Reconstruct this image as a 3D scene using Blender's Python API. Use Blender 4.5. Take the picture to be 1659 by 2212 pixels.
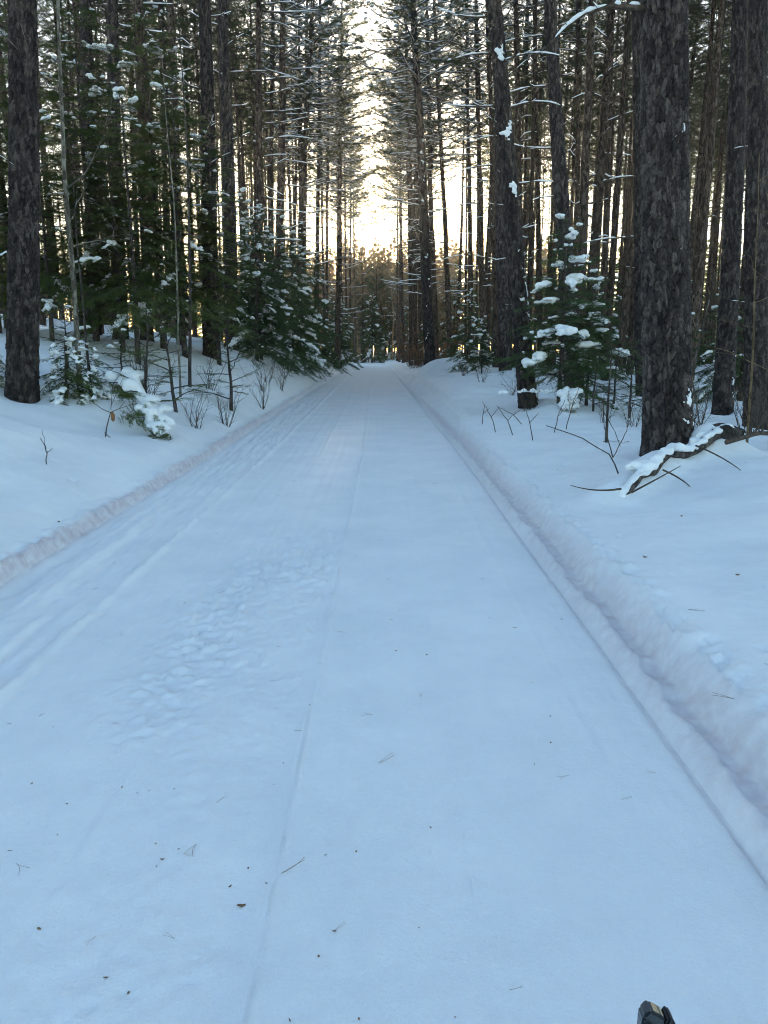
import bpy, math, random
import numpy as np
from mathutils import Vector, Matrix, Quaternion

for o in list(bpy.data.objects):
    bpy.data.objects.remove(o)
S = bpy.context.scene
C = S.collection
rng = np.random.default_rng(7)
random.seed(7)
R = math.radians

# ------------------------------------------------------------------ camera
cam_d = bpy.data.cameras.new('camera')
cam = bpy.data.objects.new('camera', cam_d)
C.objects.link(cam)
cam.location = (0, 0, 1.6)
cam.rotation_euler = (R(90 - 11.9), 0, 0)
cam_d.sensor_fit = 'VERTICAL'
cam_d.sensor_height = 36
cam_d.lens = 36 * 1661 / 2212
cam_d.clip_start = 0.05
cam_d.clip_end = 3000
S.camera = cam

# ------------------------------------------------------------------ sky, sun, exposure
SUN_EL, SUN_AZ = 7.0, -0.4          # degrees; azimuth from +Y towards +X
w = bpy.data.worlds.new('World'); S.world = w; w.use_nodes = True
nt = w.node_tree; nt.nodes.clear()
out = nt.nodes.new('ShaderNodeOutputWorld'); bg = nt.nodes.new('ShaderNodeBackground')
sky = nt.nodes.new('ShaderNodeTexSky'); sky.sky_type = 'NISHITA'; sky.sun_disc = False
sky.sun_elevation = R(SUN_EL); sky.sun_rotation = R(SUN_AZ)
sky.air_density = 1.0; sky.dust_density = 0.8; sky.ozone_density = 1.45
bg.inputs['Strength'].default_value = 0.15
nt.links.new(sky.outputs[0], bg.inputs[0]); nt.links.new(bg.outputs[0], out.inputs[0])
sd = bpy.data.lights.new('sun', 'SUN'); sun = bpy.data.objects.new('sun', sd); C.objects.link(sun)
sd.energy = 4.0; sd.angle = R(0.5); sd.color = (1.0, 0.82, 0.58)
sv = Vector((math.sin(R(SUN_AZ)) * math.cos(R(SUN_EL)), math.cos(R(SUN_AZ)) * math.cos(R(SUN_EL)), math.sin(R(SUN_EL))))
sun.rotation_euler = (-sv).to_track_quat('-Z', 'Y').to_euler()
S.view_settings.view_transform = 'Standard'; S.view_settings.look = 'None'
S.view_settings.gamma = 1.0; S.view_settings.use_curve_mapping = False
S.view_settings.exposure = 2.28
S.cycles.use_denoising = True
S.cycles.filter_width = 1.0
S.cycles.max_bounces = 4; S.cycles.diffuse_bounces = 3; S.cycles.transmission_bounces = 1; S.cycles.glossy_bounces = 1
S.cycles.use_adaptive_sampling = True; S.cycles.adaptive_threshold = 0.04

# ------------------------------------------------------------------ numpy helpers
def _h(ix, iy, seed):
    n = (ix.astype(np.int64) * 374761393 + iy.astype(np.int64) * 668265263 + seed * 1274126177) & 0xffffffff
    n = ((n ^ (n >> 13)) * 1274126177) & 0xffffffff
    n = n ^ (n >> 16)
    return (n & 0xffffff) / float(0xffffff)
def vnoise(x, y, seed=0):
    x = np.asarray(x, float); y = np.asarray(y, float)
    ix = np.floor(x); iy = np.floor(y); fx = x - ix; fy = y - iy
    ix = ix.astype(np.int64); iy = iy.astype(np.int64)
    fx = fx * fx * (3 - 2 * fx); fy = fy * fy * (3 - 2 * fy)
    a = _h(ix, iy, seed); b = _h(ix + 1, iy, seed); c = _h(ix, iy + 1, seed); d = _h(ix + 1, iy + 1, seed)
    return (a + (b - a) * fx) * (1 - fy) + (c + (d - c) * fx) * fy - 0.5
def fbm(x, y, seed=0, oct=3, g=0.5):
    s = 0; a = 1.0
    for k in range(oct):
        s = s + a * vnoise(x * 2 ** k, y * 2 ** k, seed + k * 17); a *= g
    return s
def cells(u, v, seed=0, per=None):
    """F1, F2 and a cell id of jittered cells; per = number of cells round u"""
    iu = np.floor(u).astype(np.int64); iv = np.floor(v).astype(np.int64)
    f1 = np.full(u.shape, 9.0); f2 = np.full(u.shape, 9.0); cid = np.zeros(u.shape)
    for du in (-1, 0, 1):
        for dv in (-1, 0, 1):
            cu = iu + du; cv = iv + dv
            hu = cu % per if per else cu
            px = cu + 0.15 + 0.7 * _h(hu, cv, seed); py = cv + 0.15 + 0.7 * _h(hu, cv, seed + 5)
            d = np.hypot(px - u, py - v); i = _h(hu, cv, seed + 9)
            near = d < f1
            f2 = np.where(near, f1, np.minimum(f2, d)); cid = np.where(near, i, cid); f1 = np.where(near, d, f1)
    return f1, f2, cid
def sstep(a, b, x):
    t = np.clip((x - a) / (b - a), 0, 1); return t * t * (3 - 2 * t)

def make_mesh(name, V, F, mats, midx=None, smooth=True, attrs=None):
    me = bpy.data.meshes.new(name)
    V = np.ascontiguousarray(V, np.float32); F = np.ascontiguousarray(F, np.int32); n, k = F.shape
    me.vertices.add(len(V)); me.vertices.foreach_set('co', V.ravel())
    me.loops.add(n * k); me.loops.foreach_set('vertex_index', F.ravel())
    me.polygons.add(n); me.polygons.foreach_set('loop_start', np.arange(0, n * k, k, dtype=np.int32))
    for m in mats: me.materials.append(m)
    if midx is not None: me.polygons.foreach_set('material_index', np.asarray(midx, np.int32))
    me.polygons.foreach_set('use_smooth', np.full(n, smooth, bool))
    if attrs:
        for an, av in attrs.items():
            at = me.attributes.new(an, 'FLOAT', 'POINT'); at.data.foreach_set('value', np.ascontiguousarray(av, np.float32))
    me.update(calc_edges=True)
    return me

class Geo:
    def __init__(s): s.V = []; s.T = []; s.M = []; s.n = 0
    def add(s, V, T, m=0):
        s.V.append(np.asarray(V, float)); s.T.append(np.asarray(T, np.int64) + s.n); s.M.append(np.full(len(T), m)); s.n += len(V)
    def mesh(s, name, mats, smooth=True):
        return make_mesh(name, np.concatenate(s.V), np.concatenate(s.T), mats, np.concatenate(s.M), smooth)
    @property
    def empty(s): return s.n == 0

def _grid_tris(rows, n, cap=True):
    i = np.arange(rows - 1)[:, None] * n; j = np.arange(n)[None, :]; k = (j + 1) % n
    a = (i + j).ravel(); b = (i + k).ravel(); c = (i + n + k).ravel(); d = (i + n + j).ravel()
    T = np.concatenate([np.stack([a, b, c], 1), np.stack([a, c, d], 1)])
    if cap:
        e = np.arange(1, n - 1)
        T = np.concatenate([T, np.stack([0 * e, e + 1, e], 1), np.stack([0 * e, e, e + 1], 1) + (rows - 1) * n])
    return T
def tube(P, Rr, n=6):
    P = np.asarray(P, float); Rr = np.broadcast_to(np.asarray(Rr, float), (len(P),))
    t = np.gradient(P, axis=0); t /= np.linalg.norm(t, axis=1)[:, None] + 1e-9
    ref = np.array([0, 0, 1.0]) if abs(t[:, 2]).mean() < 0.8 else np.array([1.0, 0, 0])
    a = np.cross(ref, t); a /= np.linalg.norm(a, axis=1)[:, None] + 1e-9; b = np.cross(t, a)
    th = np.arange(n) * 2 * math.pi / n
    V = P[:, None, :] + Rr[:, None, None] * (np.cos(th)[None, :, None] * a[:, None, :] + np.sin(th)[None, :, None] * b[:, None, :])
    return V.reshape(-1, 3), _grid_tris(len(P), n)
def ribbon(P, W, H, n=8, lift=0.0):
    """rounded snow cap lying along a polyline: half width W, half height H"""
    P = np.asarray(P, float); W = np.asarray(W, float); H = np.asarray(H, float)
    t = np.gradient(P, axis=0); t[:, 2] *= 0.5; t /= np.linalg.norm(t, axis=1)[:, None] + 1e-9
    a = np.cross(np.array([0, 0, 1.0]), t); a /= np.linalg.norm(a, axis=1)[:, None] + 1e-9
    th = np.arange(n) * 2 * math.pi / n
    up = np.array([0, 0, 1.0])
    s = np.sin(th); s = np.where(s < 0, s * 0.45, s)
    V = P[:, None, :] + up * lift + W[:, None, None] * np.cos(th)[None, :, None] * a[:, None, :] + (H[:, None] * s[None, :])[:, :, None] * up
    return V.reshape(-1, 3), _grid_tris(len(P), n)

def _ico(level):
    t = (1 + 5 ** .5) / 2
    v = [(-1, t, 0), (1, t, 0), (-1, -t, 0), (1, -t, 0), (0, -1, t), (0, 1, t), (0, -1, -t), (0, 1, -t), (t, 0, -1), (t, 0, 1), (-t, 0, -1), (-t, 0, 1)]
    f = [(0, 11, 5), (0, 5, 1), (0, 1, 7), (0, 7, 10), (0, 10, 11), (1, 5, 9), (5, 11, 4), (11, 10, 2), (10, 7, 6), (7, 1, 8), (3, 9, 4), (3, 4, 2), (3, 2, 6), (3, 6, 8), (3, 8, 9), (4, 9, 5), (2, 4, 11), (6, 2, 10), (8, 6, 7), (9, 8, 1)]
    v = [np.array(p) / np.linalg.norm(p) for p in v]
    for _ in range(level):
        cache = {}; nf = []
        def mid(a, b):
            k = (min(a, b), max(a, b))
            if k not in cache:
                m = v[a] + v[b]; v.append(m / np.linalg.norm(m)); cache[k] = len(v) - 1
            return cache[k]
        for a, b, c in f:
            x, y, z = mid(a, b), mid(b, c), mid(c, a); nf += [(a, x, z), (b, y, x), (c, z, y), (x, y, z)]
        f = nf
    return np.array(v), np.array(f)
ICO = [_ico(0), _ico(1), _ico(2), _ico(3)]
def blob(c, r, seed=0, lvl=1, rough=0.18, rz=0.0):
    V, F = ICO[lvl]
    k = 1 + rough * (np.sin(V[:, 0] * 3.1 + seed) + np.sin(V[:, 1] * 3.7 + seed * 1.7) + np.sin(V[:, 2] * 2.9 + seed * 2.3) * 0.6) * 0.6
    if lvl >= 2: k = k + rough * 0.45 * (np.sin(V[:, 0] * 7.3 + V[:, 1] * 4.1 + seed * 3.1) * np.sin(V[:, 2] * 6.7 - V[:, 1] * 5.3 + seed)) + rough * 0.3 * np.sin(V[:, 1] * 13 + V[:, 2] * 9 + seed * 1.3) * np.sin(V[:, 0] * 11 + seed)
    W = V * k[:, None] * np.asarray(r)
    if rz:
        cs, sn = math.cos(rz), math.sin(rz); W = np.stack([W[:, 0] * cs - W[:, 1] * sn, W[:, 0] * sn + W[:, 1] * cs, W[:, 2]], 1)
    return W + np.asarray(c), F

def fuse(me, voxel, amp=0.3, seed=0):
    """melt a heap of overlapping lumps into one lumpy snow surface"""
    o = bpy.data.objects.new('tmp', me); C.objects.link(o)
    m = o.modifiers.new('r', 'REMESH'); m.mode = 'VOXEL'; m.voxel_size = voxel
    sm = o.modifiers.new('s', 'SMOOTH'); sm.iterations = 2; sm.factor = 0.5
    bpy.context.view_layer.update()
    ev = o.evaluated_get(bpy.context.evaluated_depsgraph_get()); nm = bpy.data.meshes.new_from_object(ev)
    bpy.data.objects.remove(o)
    n = len(nm.vertices); co = np.empty(n * 3, np.float32); nm.vertices.foreach_get('co', co); co = co.reshape(-1, 3).astype(float)
    nr = np.empty(n * 3, np.float32); nm.vertices.foreach_get('normal', nr); nr = nr.reshape(-1, 3)
    f = 0.35 / voxel
    d = fbm(co[:, 0] * f + co[:, 2] * f * .7, co[:, 1] * f - co[:, 2] * f * .6, seed, 2) + 0.6 * fbm(co[:, 0] * f * .3 + seed, co[:, 2] * f * .3 + co[:, 1] * f * .2, seed + 5, 2)
    co += nr * (d * voxel * amp * 3)[:, None]
    nm.vertices.foreach_set('co', co.astype(np.float32).ravel()); nm.polygons.foreach_set('use_smooth', np.ones(len(nm.polygons), bool)); nm.update()
    if not nm.materials: nm.materials.append(M['snow'])
    return nm
# ------------------------------------------------------------------ object helpers
def obj(name, me, parent=None, loc=(0, 0, 0), rot=(0, 0, 0), scale=1.0):
    o = bpy.data.objects.new(name, me); C.objects.link(o)
    if parent is not None: o.parent = parent
    o.location = loc; o.rotation_euler = rot
    o.scale = (scale,) * 3 if np.isscalar(scale) else scale
    return o
def tag(o, label, cat, group=None):
    o['label'] = label; o['category'] = cat
    if group: o['group'] = group
    return o
def thing(name, label, cat, loc=(0, 0, 0), group=None):
    return tag(obj(name, None, None, loc), label, cat, group)

# ------------------------------------------------------------------ materials
def mat(name):
    m = bpy.data.materials.new(name); m.use_nodes = True
    n = m.node_tree; b = n.nodes['Principled BSDF']
    return m, n, b
def N(n, t, **kw):
    x = n.nodes.new(t)
    for k, v in kw.items():
        if k in x.inputs: x.inputs[k].default_value = v
        else: setattr(x, k, v)
    return x
def ramp(n, stops):
    r = n.nodes.new('ShaderNodeValToRGB'); e = r.color_ramp.elements
    while len(e) < len(stops): e.new(0.5)
    for el, (p, c) in zip(e, stops): el.position = p; el.color = (*c, 1)
    return r

def mat_snow(name, scale=1.0, bump=0.55, wall_shade=False):
    m, n, b = mat(name)
    tc = N(n, 'ShaderNodeTexCoord')
    b.inputs['Roughness'].default_value = 0.8
    b.inputs['Specular IOR Level'].default_value = 0.04
    n1 = N(n, 'ShaderNodeTexNoise', Scale=55 * scale, Detail=4.0, Roughness=0.65)
    n2 = N(n, 'ShaderNodeTexNoise', Scale=9 * scale, Detail=3.0)
    n.links.new(tc.outputs['Object'], n1.inputs['Vector']); n.links.new(tc.outputs['Object'], n2.inputs['Vector'])
    ad = N(n, 'ShaderNodeMath', operation='MULTIPLY_ADD'); ad.inputs[1].default_value = 0.45
    n.links.new(n1.outputs[0], ad.inputs[0]); n.links.new(n2.outputs[0], ad.inputs[2])
    bp = N(n, 'ShaderNodeBump', Strength=bump, Distance=0.016)
    n.links.new(ad.outputs[0], bp.inputs['Height']); n.links.new(bp.outputs[0], b.inputs['Normal'])
    n4 = N(n, 'ShaderNodeTexNoise', Scale=1.3 * scale, Detail=6.0, Roughness=0.7); n.links.new(tc.outputs['Object'], n4.inputs['Vector'])
    n5 = N(n, 'ShaderNodeTexNoise', Scale=170.0 * scale, Detail=2.0); n.links.new(tc.outputs['Object'], n5.inputs['Vector'])
    m5 = N(n, 'ShaderNodeMath', operation='MULTIPLY_ADD'); m5.inputs[1].default_value = 0.35; n.links.new(n5.outputs[0], m5.inputs[0]); n.links.new(n4.outputs[0], m5.inputs[2])
    a5 = N(n, 'ShaderNodeMath', operation='MULTIPLY_ADD'); a5.inputs[1].default_value = 0.16; n.links.new(n5.outputs[0], a5.inputs[0]); n.links.new(ad.outputs[0], a5.inputs[2]); n.links.new(a5.outputs[0], bp.inputs['Height'])
    cr = ramp(n, [(0.5, (0.79, 0.81, 0.83)), (0.85, (0.89, 0.90, 0.905))])
    n.links.new(m5.outputs[0], cr.inputs[0])
    if wall_shade:
        at = N(n, 'ShaderNodeAttribute', attribute_name='wall_shade')  # pinkish grey shade of the steep wall faces, painted into the snow colour
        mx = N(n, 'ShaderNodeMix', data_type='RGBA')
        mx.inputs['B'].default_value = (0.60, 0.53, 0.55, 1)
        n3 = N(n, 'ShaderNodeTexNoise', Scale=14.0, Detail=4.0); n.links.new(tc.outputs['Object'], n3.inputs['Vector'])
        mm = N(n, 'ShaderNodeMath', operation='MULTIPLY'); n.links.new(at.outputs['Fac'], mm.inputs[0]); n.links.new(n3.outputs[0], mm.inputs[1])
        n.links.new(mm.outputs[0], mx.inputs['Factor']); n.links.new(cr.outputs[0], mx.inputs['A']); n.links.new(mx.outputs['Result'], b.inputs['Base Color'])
    else:
        n.links.new(cr.outputs[0], b.inputs['Base Color'])
    return m
M = {}
M['ground'] = mat_snow('ground_snow', wall_shade=True)
M['snow'] = mat_snow('clump_snow', scale=1.0, bump=0.5)

def mat_bark(name, c0, c1, c2, hero=False):
    m, n, b = mat(name); b.inputs['Roughness'].default_value = 0.9; b.inputs['Specular IOR Level'].default_value = 0.15
    tc = N(n, 'ShaderNodeTexCoord'); mp = N(n, 'ShaderNodeMapping'); mp.inputs['Scale'].default_value = (1, 1, 0.42)
    oi = N(n, 'ShaderNodeObjectInfo')
    of = N(n, 'ShaderNodeVectorMath', operation='SCALE'); of.inputs[0].default_value = (17, 31, 23); n.links.new(oi.outputs['Random'], of.inputs['Scale'])
    av = N(n, 'ShaderNodeVectorMath', operation='ADD'); n.links.new(tc.outputs['Object'], av.inputs[0]); n.links.new(of.outputs[0], av.inputs[1])
    n.links.new(av.outputs[0], mp.inputs[0])
    wn = N(n, 'ShaderNodeTexNoise', Scale=9.0, Detail=3.0); n.links.new(mp.outputs[0], wn.inputs['Vector'])
    wm = N(n, 'ShaderNodeVectorMath', operation='SCALE'); wm.inputs['Scale'].default_value = 0.07; n.links.new(wn.outputs['Color'], wm.inputs[0])
    wa = N(n, 'ShaderNodeVectorMath', operation='ADD'); n.links.new(mp.outputs[0], wa.inputs[0]); n.links.new(wm.outputs[0], wa.inputs[1])
    fn = N(n, 'ShaderNodeTexNoise', Scale=42.0, Detail=5.0, Roughness=0.7); n.links.new(mp.outputs[0], fn.inputs['Vector'])
    bn = N(n, 'ShaderNodeTexNoise', Scale=3.0, Detail=2.0); n.links.new(mp.outputs[0], bn.inputs['Vector'])
    if hero:
        pl = N(n, 'ShaderNodeAttribute', attribute_name='plate'); src = pl.outputs['Fac']
    else:
        vc = N(n, 'ShaderNodeTexVoronoi', Scale=17.0); n.links.new(wa.outputs[0], vc.inputs['Vector'])
        sp = N(n, 'ShaderNodeSeparateColor'); n.links.new(vc.outputs['Color'], sp.inputs[0]); src = sp.outputs[0]
    a1 = N(n, 'ShaderNodeMath', operation='MULTIPLY_ADD'); a1.inputs[1].default_value = 0.35; n.links.new(src, a1.inputs[0])
    a2 = N(n, 'ShaderNodeMath', operation='MULTIPLY_ADD'); a2.inputs[1].default_value = 0.5; n.links.new(fn.outputs[0], a2.inputs[0])
    n.links.new(a2.outputs[0], a1.inputs[2])
    a3 = N(n, 'ShaderNodeMath', operation='MULTIPLY'); a3.inputs[1].default_value = 0.15; n.links.new(bn.outputs[0], a3.inputs[0]); n.links.new(a3.outputs[0], a2.inputs[2])
    cr = ramp(n, [(0.34, c0), (0.52, c1), (0.72, c2)]); n.links.new(a1.outputs[0], cr.inputs[0])
    hs = N(n, 'ShaderNodeHueSaturation'); n.links.new(cr.outputs[0], hs.inputs['Color'])
    va = N(n, 'ShaderNodeMapRange'); va.inputs['To Min'].default_value = 0.75; va.inputs['To Max'].default_value = 1.25
    n.links.new(oi.outputs['Random'], va.inputs[0]); n.links.new(va.outputs[0], hs.inputs['Value'])
    n.links.new(hs.outputs[0], b.inputs['Base Color'])
    bp = N(n, 'ShaderNodeBump', Strength=0.6, Distance=0.006); n.links.new(fn.outputs[0], bp.inputs['Height'])
    if not hero:
        ve = N(n, 'ShaderNodeTexVoronoi', Scale=17.0, feature='DISTANCE_TO_EDGE'); n.links.new(wa.outputs[0], ve.inputs['Vector'])
        mr = N(n, 'ShaderNodeMapRange'); mr.inputs['From Max'].default_value = 0.16; n.links.new(ve.outputs['Distance'], mr.inputs[0])
        b2 = N(n, 'ShaderNodeBump', Strength=0.9, Distance=0.022); n.links.new(mr.outputs[0], b2.inputs['Height'])
        n.links.new(b2.outputs[0], bp.inputs['Normal'])
    n.links.new(bp.outputs[0], b.inputs['Normal'])
    return m
M['bark'] = mat_bark('pine_bark', (0.036, 0.026, 0.021), (0.082, 0.059, 0.046), (0.16, 0.122, 0.096))
M['bark_hero'] = mat_bark('pine_bark_near', (0.014, 0.0115, 0.0125), (0.045, 0.0365, 0.035), (0.14, 0.116, 0.103), hero=True)
M['bark_dark'] = mat_bark('spruce_bark', (0.035, 0.03, 0.028), (0.075, 0.062, 0.055), (0.14, 0.12, 0.105))
M['bark_grey'] = mat_bark('sapling_bark', (0.09, 0.08, 0.062), (0.17, 0.155, 0.125), (0.28, 0.27, 0.23))
M['bark_tan'] = mat_bark('tan_bark', (0.12, 0.085, 0.045), (0.22, 0.16, 0.085), (0.3, 0.23, 0.14))

def mat_twig(name, c):
    m, n, b = mat(name); b.inputs['Roughness'].default_value = 0.9; b.inputs['Specular IOR Level'].default_value = 0.1
    tc = N(n, 'ShaderNodeTexCoord'); t = N(n, 'ShaderNodeTexNoise', Scale=20.0, Detail=3.0); n.links.new(tc.outputs['Object'], t.inputs['Vector'])
    cr = ramp(n, [(0.3, tuple(x * 0.6 for x in c)), (0.7, tuple(x * 1.4 for x in c))]); n.links.new(t.outputs[0], cr.inputs[0]); n.links.new(cr.outputs[0], b.inputs['Base Color'])
    return m
M['twig'] = mat_twig('dead_twig', (0.085, 0.066, 0.052))
M['twig_sunglow'] = mat_twig('sunglow_twig', (0.33, 0.22, 0.125))  # golden backlight on the far bare trees is put into this colour

def mat_leaf(name, c0, c1, trans=0.35):
    m, n, b = mat(name); b.inputs['Roughness'].default_value = 0.6; b.inputs['Specular IOR Level'].default_value = 0.2
    tc = N(n, 'ShaderNodeTexCoord'); t = N(n, 'ShaderNodeTexNoise', Scale=2.2, Detail=4.0); n.links.new(tc.outputs['Object'], t.inputs['Vector'])
    oi = N(n, 'ShaderNodeObjectInfo')
    ad = N(n, 'ShaderNodeMath', operation='MULTIPLY_ADD'); ad.inputs[1].default_value = 0.25
    n.links.new(oi.outputs['Random'], ad.inputs[0]); n.links.new(t.outputs[0], ad.inputs[2])
    cr = ramp(n, [(0.35, c0), (0.85, c1)]); n.links.new(ad.outputs[0], cr.inputs[0]); n.links.new(cr.outputs[0], b.inputs['Base Color'])
    tr = N(n, 'ShaderNodeBsdfTranslucent'); n.links.new(cr.outputs[0], tr.inputs[0])
    mx = N(n, 'ShaderNodeMixShader'); mx.inputs[0].default_value = trans
    n.links.new(b.outputs[0], mx.inputs[1]); n.links.new(tr.outputs[0], mx.inputs[2]); n.links.new(mx.outputs[0], n.nodes['Material Output'].inputs[0])
    return m
M['pine'] = mat_leaf('pine_needles', (0.065, 0.085, 0.036), (0.13, 0.145, 0.062), 0.55)
M['hemlock'] = mat_leaf('hemlock_needles', (0.055, 0.092, 0.026), (0.14, 0.18, 0.048), 0.45)
M['spruce'] = mat_leaf('spruce_needles', (0.038, 0.078, 0.030), (0.095, 0.145, 0.055), 0.4)
M['tanleaf'] = mat_leaf('tan_leaf', (0.24, 0.15, 0.07), (0.40, 0.27, 0.14), 0.5)
M['dryleaf'] = mat_leaf('dry_leaf', (0.16, 0.065, 0.025), (0.28, 0.14, 0.06), 0.3)

# ------------------------------------------------------------------ terrain
XL, XR = -2.65, 1.20                     # foot of the two cut snow walls, measured from the drifting trail line
def drift(y):
    y = np.asarray(y, float)
    return -0.012 * np.clip(y - 12, 0, 200) - 0.0016 * np.clip(y - 86, 0, 400) ** 2
CTRL = [  # x, y, z of tree bases and mounds that the snow surface passes through
 (-5.62,12.03,.94),(-8.35,22.7,1.91),(-7.19,21.55,1.82),(-6.58,21.89,1.93),(-4.75,21.59,1.55),(-4.94,25.47,1.66),(-4.5,28.81,1.37),(-4.59,33.88,1.29),(-5.52,38.4,1.29),
 (-4.8,42,1.05),(-3.6,59.2,.45),(2.19,36.87,.83),(4.03,46.81,.68),(5,38.3,.69),(4.41,28.34,.78),(3.3,17.62,.40),(5.6,32,.73),(5.29,21.74,.5),(6.9,26.7,.8),(7.21,21.5,.2),
 (3.26,8.76,.34),(8.06,18.4,.27),(12.4,27.5,.1),(7.64,15.9,-.02),(8.4,16.6,-.2),(2.4,63.9,.42),(4.6,8.2,.62),(3.3,6.6,.36),(2.6,11,.34),(-4.6,8.5,.75),(-3.6,26,1.05)]
def base_h(x, y):
    s = x - drift(y)
    dl = np.maximum(XL - s, 0)
    sl = 0.34 + 0.45 * sstep(10, 26, y)
    a = sl * dl; b = 1.0 + 0.15 * np.minimum(dl, 12) + 0 * y
    k = 0.35
    zl = -k * np.log(np.exp(-a / k) + np.exp(-b / k)) + k * np.log(1 + np.exp(-1.0 / k))
    zl = zl * (1 - 0.65 * sstep(45, 70, y)) * sstep(0, 0.5, dl)
    dr = np.maximum(s - XR - 0.3, 0)
    pr = np.interp(y, [-20, 8, 18, 26, 36, 60, 90], [.05, .1, .16, .5, .6, .3, .2])
    zr = pr * (1 - np.exp(-dr / (0.9))) - 0.35 * sstep(3.5, 8, dr) * sstep(35, 20, y)
    return np.where(s < (XL + XR) / 2, zl, zr)
def wide_h(x, y):
    z = base_h(x, y)
    s = x - drift(y)
    off = sstep(0.05, 1.4, np.maximum(XL - s, s - XR - 0.2))
    num = 0; den = 1e-3
    for cx, cy, cz in CTRL:
        d2 = ((x - cx) ** 2 + (y - cy) ** 2) / (1.7 + 0.02 * cy) ** 2
        wgt = np.exp(-d2); num = num + wgt * (cz - float(base_h(np.array([cx]), np.array([cy]))[0]) - WALL_OF(cx)); den = den + wgt
    z = z + off * num / np.maximum(den, 0.6)
    for cx, cy, ca, cs in BUMPS: z = z + ca * np.exp(-((x - cx) ** 2 + (y - cy) ** 2) / cs ** 2)
    z = z + off * (0.16 * fbm(x * 0.45, y * 0.45, 3, 3) + 0.05 * fbm(x * 1.6, y * 1.6, 8, 2))
    return z
BUMPS = [(3.72, 8.72, .42, .40), (3.45, 15.6, .15, .5), (3.75, 17.7, .18, .45), (2.2, 36.0, .3, .9), (3.3, 36.5, .3, .9), (-5.0, 12.7, .18, .7), (-4.0, 12.4, .25, .55), (8.6, 18.2, .25, .5)] + [(a - .10, b + .12, .13, .22) for a, b in ((2.1, 6.65), (2.3, 6.9), (2.5, 7.15), (2.7, 7.45), (2.9, 7.75), (3.1, 7.95), (3.35, 8.2), (3.6, 8.4))]
BUMPS += [(a, b - .05, -.09, .42) for a, b in ((-5.62, 12.03), (3.1, 8.6), (3.3, 17.62), (5.29, 21.74), (7.21, 21.5), (8.06, 18.4), (7.64, 15.9), (-4.75, 21.6), (4.41, 28.3), (-5.05, 12.9))]
def WALL_OF(x): return 0.12 if x < 0 else 0.22
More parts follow.
